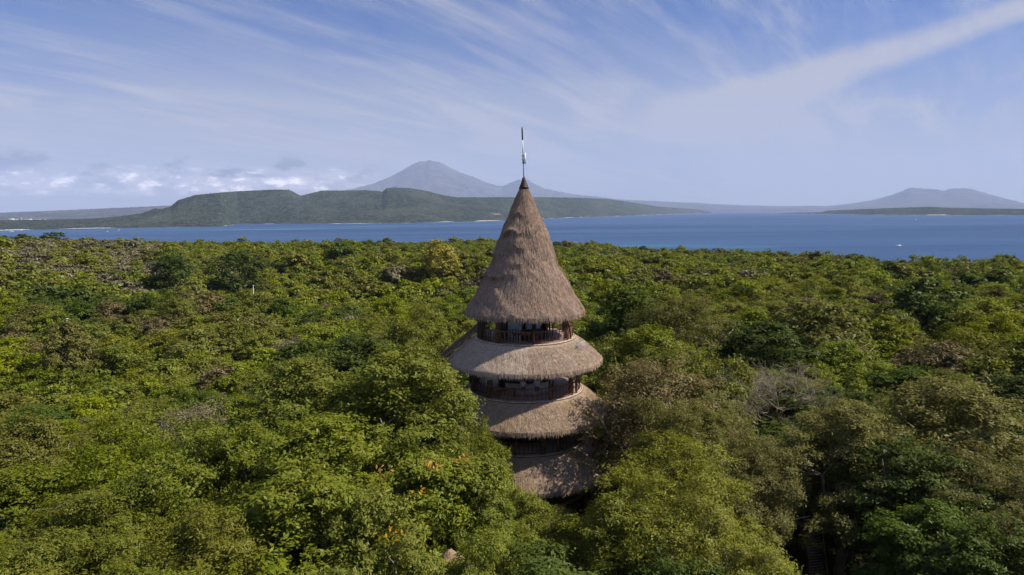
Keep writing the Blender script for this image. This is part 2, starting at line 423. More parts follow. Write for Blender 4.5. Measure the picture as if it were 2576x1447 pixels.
# ---------------------------------------------------------------- far land
def land_mat(name, dark, lite, sand=True, cell=1 / 26., rockc=None):
    m, t = mat(name)
    pos = t.new('ShaderNodeNewGeometry').outputs['Position']; z = t.sep(pos)[2]
    n = t.noise(pos, cell, 5, .7); n2 = t.noise(pos, cell / 14, 4, .6)
    c = t.mix(t.ramp(n, .42, .60), dark, lite)
    c = t.mix(t.ramp(n2, .45, .65, 0, .35), c, tuple(a * 1.25 + .01 for a in lite))
    if rockc: c = t.mix(t.ramp(t.noise(t.vec('MULTIPLY', pos, (1, 1, 2.5)), cell / 5, 4, .6), .66, .74), c, rockc)
    if sand:
        zz = t.math('ADD', z, t.math('MULTIPLY', t.math('SUBTRACT', t.noise(t.vec('MULTIPLY', pos, (1, 1, 0)), .004, 4, .6), .5), 16)); zz = t.math('ADD', zz, 1.4)
        c = t.mix(t.ramp(zz, SEA + 1.0, SEA + 2.2, 1, 0), c, (.62, .56, .46))
    df = t.new('ShaderNodeBsdfDiffuse'); t.l.new(c, df.inputs[0])
    bn = t.new('ShaderNodeBump'); bn.inputs['Strength'].default_value = .8; bn.inputs['Distance'].default_value = .35 / cell
    t.l.new(n, bn.inputs['Height']); t.l.new(bn.outputs[0], df.inputs['Normal'])
    finish(t, df.outputs[0]); return m
def land(name, sky_pts, shore, extra, m, cols=900, rows=110, rough=4.0, gully=.10, gs=700., back=2500., power=1.0, seed=1):
    """a real body of land: shore at the sea, ridge `extra` metres inland whose crest stands at the given elevation"""
    sA, sE = table(sky_pts)
    if isinstance(shore, (int, float)): hA, hD = np.array([-1., 1.]), np.array([shore, shore], float)
    else:
        hA, hE = table(shore); hD = np.clip((CZ - SEA) / np.maximum(-hE, 1e-4), 2500, 15000)
    A = np.linspace(sA[0], sA[-1], cols)
    ds = np.interp(A, hA, hD); ds = ds * (1 + .012 * fbm(A * 60, A * 0, seed + 9, 4))
    dr = ds + extra; e = np.interp(A, sA, sE)
    zr = CZ + dr * e
    T = np.concatenate([np.linspace(0, 1, rows), 1 + np.linspace(.04, 1, 14)])
    TT, AA = np.meshgrid(T, A, indexing='ij')
    DS = np.broadcast_to(ds, TT.shape); DR = np.broadcast_to(dr, TT.shape); ZR = np.broadcast_to(zr, TT.shape)
    front = TT <= 1
    Dd = np.where(front, DS + (DR - DS) * TT, DR + (TT - 1) * back)
    prof = np.where(front, TT ** power, 1 - (TT - 1) ** 1.2)
    X = Dd * np.sin(AA); Y = Dd * np.cos(AA)
    hgt = np.maximum(ZR - SEA, 1)
    kw = max(3, cols // 14); ker = np.hanning(kw); ker /= ker.sum()
    hs_ = np.convolve(np.pad(zr - SEA, kw, mode='edge'), ker, mode='same')[kw:-kw]
    mixt = np.clip(TT, 0, 1) ** .8
    hgt = np.maximum(hgt * mixt + np.minimum(hs_[None], hgt * 1.5 + 10) * (1 - mixt), 1)
    Z = SEA + .3 + hgt * prof
    env = np.where(front, np.clip(TT * 5, 0, 1) * np.clip((1 - TT) * 4, 0, 1), 0)
    Z = Z + hgt * gully * 2 * fbm(X / gs, Y / gs, seed, 5, .55) * env
    rng = np.random.default_rng(seed)
    Z = Z + rough * (rng.random(Z.shape) - .3) * np.where(TT > .01, 1, 0) * np.clip(hgt / 12, 0, 1)
    Z[0] = SEA - .5; Z[-1] = SEA - .5
    V = np.stack([X, Y, Z], -1).reshape(-1, 3)
    i, j = np.meshgrid(np.arange(len(T) - 1), np.arange(cols - 1), indexing='ij')
    F = np.stack([i * cols + j, i * cols + j + 1, (i + 1) * cols + j + 1, (i + 1) * cols + j], -1).reshape(-1, 4)
    return tag(link(name, mesh_np(name, V, F, (m,), smooth=True)), kind='structure')

hill = land_mat('hill_forest', (.014, .021, .019), (.058, .070, .044), True, 1 / 34., (.22, .16, .11))  # forest tones shifted bluish, extra distance haze put into the colour
mtn = land_mat('mountain_slopes', (.030, .036, .036), (.090, .085, .075), False, 1 / 700.)
shoreL = [(-500, 584), (0, 580), (200, 575), (420, 572), (560, 569.5), (600, 564), (922, 562.5), (1045, 560.8), (1260, 555), (1367, 550), (1582, 543), (1700, 538.5), (1752, 536.5), (1790, 534.5)]
# low green foreland and the flat-topped hill on the left
land('hills', [(-500, 556), (0, 555), (215, 552), (304, 544.5), (358, 537), (390, 525), (408, 526), (430, 519.5), (447, 505), (490, 491), (537, 486.5),
      (591, 482), (680, 477.5), (727, 477.5), (745, 487), (757, 493), (800, 505), (860, 519), (930, 530), (1010, 540), (1060, 549), (1100, 556)],
     shoreL, 1150, hill, 800, 100, 5.0, .10, 420., 2200, 1.15, 3)
land('hills', [(600, 500), (757, 493), (809, 480), (922, 479), (952, 481), (961, 484), (973, 474), (991, 472), (1030, 473.5), (1073, 481), (1116, 491.5), (1152, 497), (1277, 496.5),
      (1367, 496.5), (1474, 498), (1528, 501), (1582, 508), (1653, 519.5), (1700, 523), (1752, 526.5), (1778, 532), (1790, 534.4)],
     shoreL, 1900, hill, 900, 110, 5.0, .09, 520., 2600, 1.05, 7)
# the low island on the right
land('island', [(1930, 536.8), (2066, 534), (2084, 530), (2120, 528.5), (2191, 526), (2245, 523.5), (2334, 521), (2390, 523), (2442, 524), (2576, 526.5), (2900, 527)],
     [(1930, 537), (2066, 538), (2200, 540.5), (2334, 541.3), (2576, 541.3), (2900, 541.3)], 900, hill, 700, 60, 4.0, .08, 260., 900, .9, 11)
# volcanoes beyond the strait, and the hazy coast on the far left
land('mountain', [(560, 506), (700, 500), (790, 492), (880, 478), (940, 462), (985, 443.5), (1010, 430), (1040, 413), (1055, 405.6), (1068, 407.5), (1080, 402.5), (1090, 406.5), (1106, 408), (1130, 421), (1159, 435),
      (1188, 444), (1224, 460), (1250, 467), (1265, 469), (1290, 458), (1306, 451.5), (1316, 455), (1326, 452), (1346, 463), (1367, 474), (1403, 482), (1439, 488.5), (1492, 494),
      (1546, 501), (1617, 505), (1689, 508.5), (1750, 511), (1833, 516), (1940, 519), (2084, 519), (2155, 511), (2190, 505), (2227, 496), (2263, 484), (2289, 472.5), (2323, 475),
      (2356, 476.5), (2374, 481), (2391, 474.5), (2442, 475), (2460, 481), (2513, 496), (2574, 512), (2700, 521), (2900, 526)],
     24000, 7000, mtn, 1000, 60, 30., .035, 1800., 6000, 1.0, 17)
land('mountain', [(-500, 541), (0, 535.5), (120, 531), (200, 527.5), (430, 517.5), (620, 511), (900, 507), (1100, 508)], 12000, 5000, mtn, 400, 40, 10., .05, 1500., 4000, 1.0, 23)

# ---------------------------------------------------------------- trees
rng = np.random.default_rng(11)
def leaves(C, N, ls, rs, tint, droop=.25, asp=.5, spread=.8):
    """kite-shaped leaves at centres C, facing about N"""
    n = len(C)
    N = N + rs.normal(0, spread * .6, (n, 3)); N /= np.linalg.norm(N, axis=1, keepdims=True) + 1e-9
    T = rs.normal(0, 1, (n, 3)); T[:, 2] -= droop; T -= N * (T * N).sum(1, keepdims=True); T /= np.linalg.norm(T, axis=1, keepdims=True) + 1e-9
    B = np.cross(N, T)
    L = ls * rs.uniform(.5, 1.4, (n, 1)); Wd = L * asp
    V = np.stack([C - T * L * .5, C + B * Wd * .5 + T * L * .02, C + T * L * .5 - N * L * .12, C - B * Wd * .5 + T * L * .02], 1).reshape(-1, 3)
    F = np.arange(4 * n).reshape(n, 4)
    return V, F, np.repeat(tint, 4)
def crown_mesh(name, seed, R, top, bot, nb, nl, ls, m, spray=9, sr=.30, flat=.75, droop=.25, asp=.5, core=True, airy=1.0, warmspots=0):
    """crown from many uneven leafy boughs, each a heap of leaf sprays"""
    rs = np.random.default_rng(seed)
    H = top - bot; k = np.arange(nb) + .5
    el = np.arcsin(np.clip(1 - 1.32 * k / nb, -1, 1)) + rs.normal(0, .10, nb); a = k * 2.39996 + rs.normal(0, .35, nb)
    lob = 1 + .22 * np.sin(2 * a + seed) + .14 * np.sin(3 * a + 2.1 * seed)
    rr = rs.uniform(.60, 1.06, nb)
    cx = R * .84 * np.cos(el) * np.cos(a) * rr * lob; cy = R * .80 * np.cos(el) * np.sin(a) * rr * lob
    cz = bot + H * .32 + H * .62 * np.sin(el) * rs.uniform(.70, 1.10, nb)
    rb = R * rs.uniform(.15, .37, nb)
    # each bough carries smaller leafy heads, each head many sprays
    sub = 11; d1 = rs.normal(0, 1, (nb * sub, 3)); d1[:, 2] += .45; d1 /= np.linalg.norm(d1, axis=1, keepdims=True)
    bc = np.stack([cx, cy, cz], 1); rbb = np.repeat(rb, sub)
    sc1 = np.repeat(bc, sub, 0) + d1 * (rbb * rs.uniform(.55, 1.12, nb * sub))[:, None] * airy * np.array([1, 1, flat])
    rs1 = rbb * rs.uniform(.22, .46, nb * sub)
    ns = max(1, int(nl / spray)); wgt = rs1 ** 2; pick = rs.choice(nb * sub, ns, p=wgt / wgt.sum())
    d = rs.normal(0, 1, (ns, 3)); d[:, 2] += .5; d /= np.linalg.norm(d, axis=1, keepdims=True)
    rad = rs1[pick][:, None] * (rs.uniform(0, 1, (ns, 1)) ** .35)
    sc = sc1[pick] + d * rad * np.array([1, 1, .72])
    d = d * .75 + d1[pick] * .5
    out = sc - np.array([0, 0, bot + H * .2]); out /= np.linalg.norm(out, axis=1, keepdims=True)
    nrm = d * .7 + out * .35 + np.array([0, 0, .55])
    C = np.repeat(sc, spray, 0) + rs.normal(0, sr, (ns * spray, 3)) * np.array([1, 1, .55]); N = np.repeat(nrm, spray, 0)
    ti = np.clip(np.repeat(rs.beta(2, 2.4, ns), spray) * .6 + rs.random(ns * spray) * .4, 0, 1)
    V, F, tt = leaves(C, N, ls, rs, ti, droop, asp)
    return mesh_np(name, V, F, (m,), {'tint': tt})
def limb_pts(p, q, rs, sag=.12, n=5):
    p = np.array(p, float); q = np.array(q, float); L = np.linalg.norm(q - p); o = []
    for i in range(n):
        t = i / (n - 1); z = p + (q - p) * t
        if 0 < i < n - 1: z = z + rs.normal(0, .05 * L, 3)
        z[2] += sag * L * math.sin(PI * t); o.append(tuple(z))
    return o
def trunk_mesh(name, seed, R, top, bot, r0, m, nl=7):
    rs = np.random.default_rng(seed); b = MB()
    fork = bot * .8 + rs.uniform(-.3, .3)
    b.tube([(0, 0, -.8), (rs.normal(0, .1), rs.normal(0, .1), fork * .5), (rs.normal(0, .25), rs.normal(0, .25), fork)], [r0 * 1.35, r0, r0 * .85], 9)
    for k in range(nl):
        a = 2 * PI * (k + rs.uniform(-.3, .3)) / nl; e = rs.uniform(.35, .85)
        q = (R * e * math.cos(a), R * e * math.sin(a), bot + (top - bot) * rs.uniform(.45, .85) * (1.15 - .5 * e))
        pp = limb_pts((0, 0, fork - .2), q, rs)
        b.tube(pp, [r0 * .55, r0 * .42, r0 * .3, r0 * .2, r0 * .07], 6)
        for j in range(3):
            s = pp[2 + j % 2]; q2 = (s[0] + rs.normal(0, R * .22), s[1] + rs.normal(0, R * .22), s[2] + rs.uniform(.5, 1.6))
            b.tube(limb_pts(s, q2, rs, .1, 4), [r0 * .2, r0 * .15, r0 * .09, r0 * .03], 5)
    Fs = [np.array(f) for f in (b.F3, b.F4) if f]
    return mesh_np(name, np.concatenate(b.V), Fs, (m,), smooth=True)

# kinds: name of look -> (material, radius, top, bottom, boughs, droop, aspect, airiness)
KINDS = {
 'bright green': (G1, 5.0, 12.5, 4.6, 46, .45, .42, 1.0),
 'yellow-green': (G4, 5.0, 12.2, 4.6, 44, .60, .34, 1.05),
 'olive green': (G2, 4.8, 11.8, 4.2, 50, .25, .36, 1.12),
 'dark green': (G3, 4.6, 12.8, 3.6, 44, .35, .46, .95),
 'dry brown': (G5, 4.4, 11.2, 4.0, 60, .2, .36, 1.2),
 'reddish-brown': (G7, 4.8, 12.0, 4.0, 64, .2, .36, 1.15),
}
PROTO = {}
def protos():
    s = 100
    for kn, (m, R, top, bot, nb, dr, asp, airy) in KINDS.items():
        nvar = 2 if kn in ('dry brown', 'reddish-brown') else 3
        lst = []
        for k in range(nvar):
            s += 7; f = 1 + .12 * (k - 1)
            th_ = .6 if kn[:3] == 'dry' else 1.0
            lf = {'bright green': 1.0, 'yellow-green': .88, 'olive green': .80, 'dark green': 1.12}.get(kn, .8); th_ /= lf ** 1.4
            near = crown_mesh('crown', s, R * f, top, bot, nb, int(62000 * th_), .175 * lf, m, 8, .13, .68, dr, asp, airy=airy)
            nmid = crown_mesh('crown', s, R * f, top, bot, nb, int(26000 * th_), .26 * lf, m, 8, .18, .68, dr, asp, airy=airy)
            midm = crown_mesh('crown', s, R * f, top, bot, nb, int(9500 * th_), .44, m, 6, .26, .70, dr, asp * 1.15, airy=airy)
            trk = trunk_mesh('trunk', s, R * f, top, bot, .26, M['palebark'] if kn in ('dry brown', 'olive green') else M['bark'])
            lst.append((near, nmid, midm, trk, R * f, top, bot))
        PROTO[kn] = lst
protos()
FAR = []      # low detail crowns for the wood beyond, never linked on their own: instanced by the wood only
for kn, (m, R, top, bot, nb, dr, asp, airy) in KINDS.items():
    for k in range(2):
        me = crown_mesh('far_crown', 900 + k * 31 + len(FAR), R, top, bot - 2.5, 30, 4200, .72, m, 5, .32, .78, dr, .62, airy=airy)
        FAR.append(me)
FARK = [kn for kn in KINDS for k in range(2)]

# explicit trees that shape the foreground (kind, disp x, disp y of the crown's top, depth, radius)
HERO = [('bright green', 965, 940, 46.5, 7.2), ('bright green', 1080, 1005, 47.5, 4.4), ('bright green', 1190, 1112, 45.5, 3.5), ('bright green', 1262, 1205, 43.5, 2.8), ('bright green', 800, 955, 50, 6.8),
        ('bright green', 637, 742, 165, 4.4), ('olive green', 167, 823, 116, 4.2),
        ('bright green', 1130, 1180, 42.5, 4.2), ('bright green', 870, 1105, 40, 6.8), ('yellow-green', 1700, 1180, 38.5, 6.4), ('bright green', 1530, 1300, 36.5, 4.0),
        ('yellow-green', 1765, 1300, 34.5, 4.0), ('reddish-brown', 1645, 950, 53.5, 6.0), ('olive green', 1770, 1010, 54, 4.8), ('olive green', 1740, 1050, 47, 4.8),
        ('olive green', 1870, 1125, 46, 5.0), ('bright green', 1620, 850, 74, 6.2), ('bright green', 1500, 880, 72, 5.0), ('yellow-green', 1720, 930, 68, 4.6), ('bright green', 1700, 895, 66, 5.8),
        ('bright green', 600, 1070, 44.5, 6.4), ('olive green', 540, 1330, 31.5, 4.4), ('bright green', 360, 1160, 42, 6.4),
        ('dry brown', 490, 1035, 56, 4.0), ('bright green', 720, 1240, 34, 5.8), ('bright green', 930, 1320, 32, 4.4), ('bright green', 1240, 1370, 33.5, 3.2), ('yellow-green', 230, 1285, 36, 5.8), ('bright green', 60, 1240, 40, 6.4),
        ('olive green', 2130, 1050, 47, 6.0), ('olive green', 2380, 990, 50, 7.0), ('dark green', 2330, 1160, 42, 6.0), ('dark green', 2370, 1310, 36, 4.4), ('olive green', 2500, 1190, 40, 6.2),
        ('dark green', 2480, 1350, 33, 4.8), ('olive green', 2150, 1200, 52, 4.0), ('dark green', 2320, 715, 125, 9), ('olive green', 2060, 780, 98, 9.5), ('dark green', 1930, 830, 84, 6.5), ('olive green', 1720, 765, 92, 8.5), ('dark green', 1590, 735, 105, 7.5),
        ('dark green', 905, 868, 66, 7.0), ('yellow-green', 1060, 795, 84, 6.4), ('dark green', 760, 885, 74, 6.4), ('dark green', 600, 640, 235, 10.5), ('dark green', 435, 645, 240, 9), ('dark green', 860, 616, 330, 11)]  # dark crowns right behind the left foreground mass carry its shadow in leaf colour
GOLD = (1105, 618, 260, 8.5)
# things the gaps in the canopy let one see: (x, y, z, half width)
SIGHT = []
def sight(p, w_, dz_=0): SIGHT.append((np.array(p, float), w_))
TX, TY = 1.08, 58.0
for zz, rr in ((10.6, 7.0), (11.5, 6.3), (7.0, 7.4), (13.2, 5.2), (15.2, 6.6), (17.5, 4.5)):
    for aa in ((-2.0, -1.75, -1.5, -1.25, -.9) if zz < 9 else (-2.6, -2.2, -1.8, -1.4, -1.0, -.6, -.2) if zz > 13 else (-2.05, -1.8, -1.5, -1.2, -.95)):
        sight((TX + rr * math.cos(aa), TY + rr * math.sin(aa), zz), .5)
BARE = at(1925, 1000, 64)
for dx_ in (-4.5, -2.2, 0, 2.2, 4.5):
    for dz_ in (.5, 2.8): sight((BARE.x + dx_, BARE.y - 2, BARE.z + dz_), 1.2)
STAIR = at(2052, 1375, 49)
for k in range(5): sight(at(2045 + 3 * k, 1330 + 28 * k, 49 - k * .8), 1.3)
HUT = at(1130, 1345, 37.5)
sight(HUT + Vector((0, 0, -.3)), .3)
for px_, py_ in ((745, 690), (765, 672), (785, 656)): sight(at(px_, py_, 285), 1.2)
def blocks(x, y, z0, z1, R):
    """does a crown (centre x,y; bottom z0, top z1, radius R) stand in one of the gaps?"""
    c = np.array([x, y, (z0 + z1) / 2]); s_ = np.array([R * .95, R * .95, (z1 - z0) / 2 * .95]); o = np.array([0, 0, CZ])
    for p, w_ in SIGHT:
        d = (p - o) / (s_ + w_); q = (o - c) / (s_ + w_)
        A = d @ d; B = 2 * d @ q; Cc = q @ q - 1; dd = B * B - 4 * A * Cc
        if dd > 0:
            t0 = (-B - math.sqrt(dd)) / (2 * A)
            if 0 < t0 < .97: return True
    return False

TREES = []          # x, y, ground z, top height, radius, kind
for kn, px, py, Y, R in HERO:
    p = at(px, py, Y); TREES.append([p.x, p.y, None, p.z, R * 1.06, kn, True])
p = at(GOLD[0], GOLD[1], GOLD[2]); TREES.append([p.x, p.y, None, p.z, GOLD[3], 'golden', True])
def scatter():
    hero = np.array([(t[0], t[1], t[4]) for t in TREES])
    out = []
    y = -60.0
    def spacing(d): return 6.2 if d < 60 else 6.1 if d < 200 else 6.9 if d < 400 else 7.6
    yy = -70.0
    while yy < 1000:
        s = spacing(abs(yy)); half = 90 + abs(yy) * .92
        for xx in np.arange(-half, half, s):
            x = xx + rng.uniform(-.42, .42) * s; y2 = yy + rng.uniform(-.42, .42) * s
            d = math.hypot(x, y2); a = math.atan2(x, y2)
            if d < 16: continue
            dc = float(np.interp(a, dA, dD))
            if d > dc + 170: continue
            out.append((x, y2, d, a))
        yy += s * .9
    for x, y, d, a in out:
        if math.hypot(x - TX, y - TY) < 8.6: continue
        hd = hero[:, :2] - (x, y)
        if ((hd ** 2).sum(1) < (hero[:, 2] * .72) ** 2).any(): continue
        R = rng.uniform(4.0, 6.6) if d > 60 else rng.uniform(4.4, 6.2)
        if d > 220: R *= 1.15
        n = fbm(np.array(x / 60.), np.array(y / 60.), 31, 3); n2 = rng.random()
        left = x < -d * .08
        if d < 62: h = rng.uniform(11.5, 14.0) if y > 20 else rng.uniform(9, 12)
        elif d < 90: h = rng.uniform(8.5, 11.5)
        else: big_ = rng.random() < .13; h = rng.uniform(5.8, 8.6) + (rng.uniform(1.5, 3.6) if big_ else 0); R *= 1.25 if big_ else 1.0
        if left and 60 < d < 140 and x < -14: h -= 1.6
        q = float(n) + (n2 - .5) * .42
        if q > .22: kn = 'dark green'
        elif q > .06: kn = 'bright green'
        elif q > -.02: kn = 'olive green'
        elif q > -.16: kn = 'yellow-green' if n2 > .35 else 'bright green'
        else: kn = 'olive green' if d < 90 or n2 > .5 else 'bright green'
        if rng.random() < (.014 if d > 60 else .008): kn = 'dry brown'
        elif rng.random() < ((.08 if d < 150 else .03) if not left else .015): kn = 'reddish-brown'
        if not left and d < 90 and kn == 'bright green' and n2 > .3: kn = 'olive green'  # greens on the near right turned olive, vignette darkening put into leaf colour
        sx, sy = scr((x, y, 8))
        if 0 - 300 < sx < 420 and 612 < sy < 700 and rng.random() < .72: kn = 'dry brown'; h -= 2; R *= .85
        TREES.append([x, y, None, None, R, kn, False, h])
scatter()
kept = []
for t in TREES:
    x, y = t[0], t[1]; gz = float(ground(x, y)); t[2] = gz
    top = t[3] if t[3] is not None else gz + t[7]
    if t[6]: top = top + .07 * (top - gz)
    t[3] = top
    hh = top - gz
    if not t[6] and blocks(x, y, gz + hh * .3, top, t[4]):
        # a lower tree may still fit under the line of sight
        top2 = gz + hh * .6
        if blocks(x, y, gz + hh * .15, top2, t[4]): continue
        t[3] = top2
    kept.append(t)
TREES = kept
print('trees', len(TREES))
# which are shown largest
def score(t):
    x, y, gz, top, R = t[:5]; sx, sy = scr((x, y, top - R * .4)); d = math.hypot(x, y)
    if sx < -9000 or sx < -R * FD / d * .7 or sx > 2576 + R * FD / d * .7 or sy > 1447 + R * FD / d * .5: return 0
    if y < 5: return 0
    return R / math.sqrt(x * x + y * y + (CZ - top) ** 2) * (1.5 if t[6] else 1)
order = sorted(range(len(TREES)), key=lambda i: -score(TREES[i]))
IND = set(i for i in order[:285] if score(TREES[i]) > 0)
goldm = crown_mesh('crown', 77, 5, 12.5, 4.6, 60, 9000, .45, G6, 7, .3, .75, .2, .6)
goldt = trunk_mesh('trunk', 77, 5, 12.5, 4.6, .26, M['bark'])

def tree_label(t):
    x, y, gz, top, R, kn = t[:6]; sx, sy = scr((x, y, top - R * .5)); d = math.hypot(x, y)
    col = ('at the left edge' if sx < 130 else 'near the left edge' if sx < 430 else 'well left of the tower' if sx < 800 else 'just left of the tower' if sx < 1180
           else 'in line with the tower' if sx < 1460 else 'just right of the tower' if sx < 1800 else 'well right of the tower' if sx < 2150
           else 'near the right edge' if sx < 2450 else 'at the right edge')
    row = ('along the bottom edge' if sy > 1280 else 'in the near canopy' if sy > 1080 else 'level with the lower roofs' if sy > 930
           else 'level with the middle roof' if sy > 820 else 'in the canopy beyond')
    return kn, row, col
groups = {}
for i in sorted(IND, key=lambda i: math.hypot(TREES[i][0], TREES[i][1])):
    groups.setdefault(tree_label(TREES[i]), []).append(i)
ORD = ['nearest', 'second nearest', 'third nearest', 'fourth nearest', 'fifth nearest', 'sixth nearest', 'seventh nearest', 'eighth nearest', 'ninth nearest', 'tenth nearest',
       'eleventh nearest', 'twelfth nearest', 'thirteenth nearest', 'fourteenth nearest', 'fifteenth nearest', 'sixteenth nearest', 'seventeenth nearest', 'eighteenth nearest', 'nineteenth nearest', 'twentieth nearest']
LAB = {}
for (kn, row, col), ids in groups.items():
    for k, i in enumerate(ids):
        LAB[i] = f"{kn} tree {row} {col}" if len(ids) == 1 else f"{ORD[min(k, 19)]} {kn} tree {row} {col}"
WPTS, WK, WS, WR = [], [], [], []
trr = np.random.default_rng(5)
for i, t in enumerate(TREES):
    x, y, gz, top, R, kn = t[:6]; d = math.hypot(x, y); rz = trr.uniform(0, 2 * PI)
    if kn == 'golden':
        near = nmid = mid = goldm; trk = goldt; pR, pt, pb = 5., 12.5, 4.6
    else:
        near, nmid, mid, trk, pR, pt, pb = PROTO[kn][trr.integers(len(PROTO[kn]))]
    if i in IND or kn == 'golden':
        if d > 90: gz = top - pt * max((top - gz) / pt, .92 * R / pR)
        e = empty('golden_tree' if kn == 'golden' else 'forest_tree', (x, y, gz), rz)
        e.scale = (R / pR, R / pR, (top - gz) / pt)
        link('crown', near if d < 54 else nmid if d < 100 else mid, e); link('trunk', trk, e)
        if kn == 'golden': tag(e, 'golden yellow tree standing out of the green canopy left of the tower, near the bay', 'tree', 'forest trees')
        else: tag(e, LAB[i], 'tree', 'forest trees')
    else:
        sz_ = (top - gz) / pt
        if d > 90:
            sz_ = max(sz_, .92 * R / pR); gz = top - pt * sz_
        WPTS.append((x, y, gz)); WR.append(rz)
        lod = 1 if d < 90 else 2 if d < 210 else 3
        WK.append((lod, kn)); WS.append((R / (pR if lod < 3 else KINDS[kn][1]), R / (pR if lod < 3 else KINDS[kn][1]), sz_))

def wood():
    """all the remaining forest as one object: crowns instanced on points"""
    src = []; key = {}
    for kn in KINDS:
        for lod in (1, 2):
            for k, pr in enumerate(PROTO[kn]):
                key.setdefault((lod, kn), []).append(len(src)); src.append(pr[lod])
    for me, kn in zip(FAR, FARK):
        key.setdefault((3, kn), []).append(len(src)); src.append(me)
    n = len(WPTS)
    idx = np.array([key[k][trr.integers(len(key[k]))] for k in WK])
    me = mesh_np('wood', np.array(WPTS), np.zeros((0, 3), int))
    a = me.attributes.new('kind', 'INT', 'POINT'); a.data.foreach_set('value', idx.astype(np.int32))
    a = me.attributes.new('size', 'FLOAT_VECTOR', 'POINT'); a.data.foreach_set('vector', np.array(WS, np.float32).ravel())
    a = me.attributes.new('turn', 'FLOAT_VECTOR', 'POINT'); a.data.foreach_set('vector', np.stack([np.zeros(n), np.zeros(n), WR], 1).astype(np.float32).ravel())
    o = link('forest', me); tag(o, 'dense green wood stretching from the tower to the bay', 'forest', kind='stuff')
    g = bpy.data.node_groups.new('wood', 'GeometryNodeTree')
    g.interface.new_socket('Geometry', in_out='INPUT', socket_type='NodeSocketGeometry'); g.interface.new_socket('Geometry', in_out='OUTPUT', socket_type='NodeSocketGeometry')
    gi = g.nodes.new('NodeGroupInput'); go = g.nodes.new('NodeGroupOutput'); jn = g.nodes.new('GeometryNodeJoinGeometry')
    g.links.new(jn.outputs[0], go.inputs[0])
    def attr(nm, ty):
        q = g.nodes.new('GeometryNodeInputNamedAttribute'); q.data_type = ty; q.inputs[0].default_value = nm
        return q.outputs[0]
    kd, sz, tn = attr('kind', 'INT'), attr('size', 'FLOAT_VECTOR'), attr('turn', 'FLOAT_VECTOR')
    for k, me_ in enumerate(src):
        if not (idx == k).any(): continue
        po = bpy.data.objects.new('crown_shape', me_)
        oi = g.nodes.new('GeometryNodeObjectInfo'); oi.inputs['Object'].default_value = po; oi.transform_space = 'ORIGINAL'
        cm = g.nodes.new('FunctionNodeCompare'); cm.data_type = 'INT'; cm.operation = 'EQUAL'
        ii = [s for s in cm.inputs if s.enabled and s.type == 'INT']
        g.links.new(kd, ii[0]); ii[1].default_value = k
        ip = g.nodes.new('GeometryNodeInstanceOnPoints')
        g.links.new(gi.outputs[0], ip.inputs['Points']); g.links.new(cm.outputs[0], ip.inputs['Selection'])
        g.links.new(oi.outputs['Geometry'], ip.inputs['Instance']); oi.inputs['As Instance'].default_value = True
        g.links.new(tn, ip.inputs['Rotation']); g.links.new(sz, ip.inputs['Scale'])
        g.links.new(ip.outputs[0], jn.inputs[0])
    md = o.modifiers.new('scatter', 'NODES'); md.node_group = g
wood()


# ---------------------------------------------------------------- the tower
tower = empty('thatched_tower', (TX, TY, 0))
tag(tower, 'tall round wooden tower with conical grass-thatch roof and tiered thatched skirts rising from the forest', 'tower')

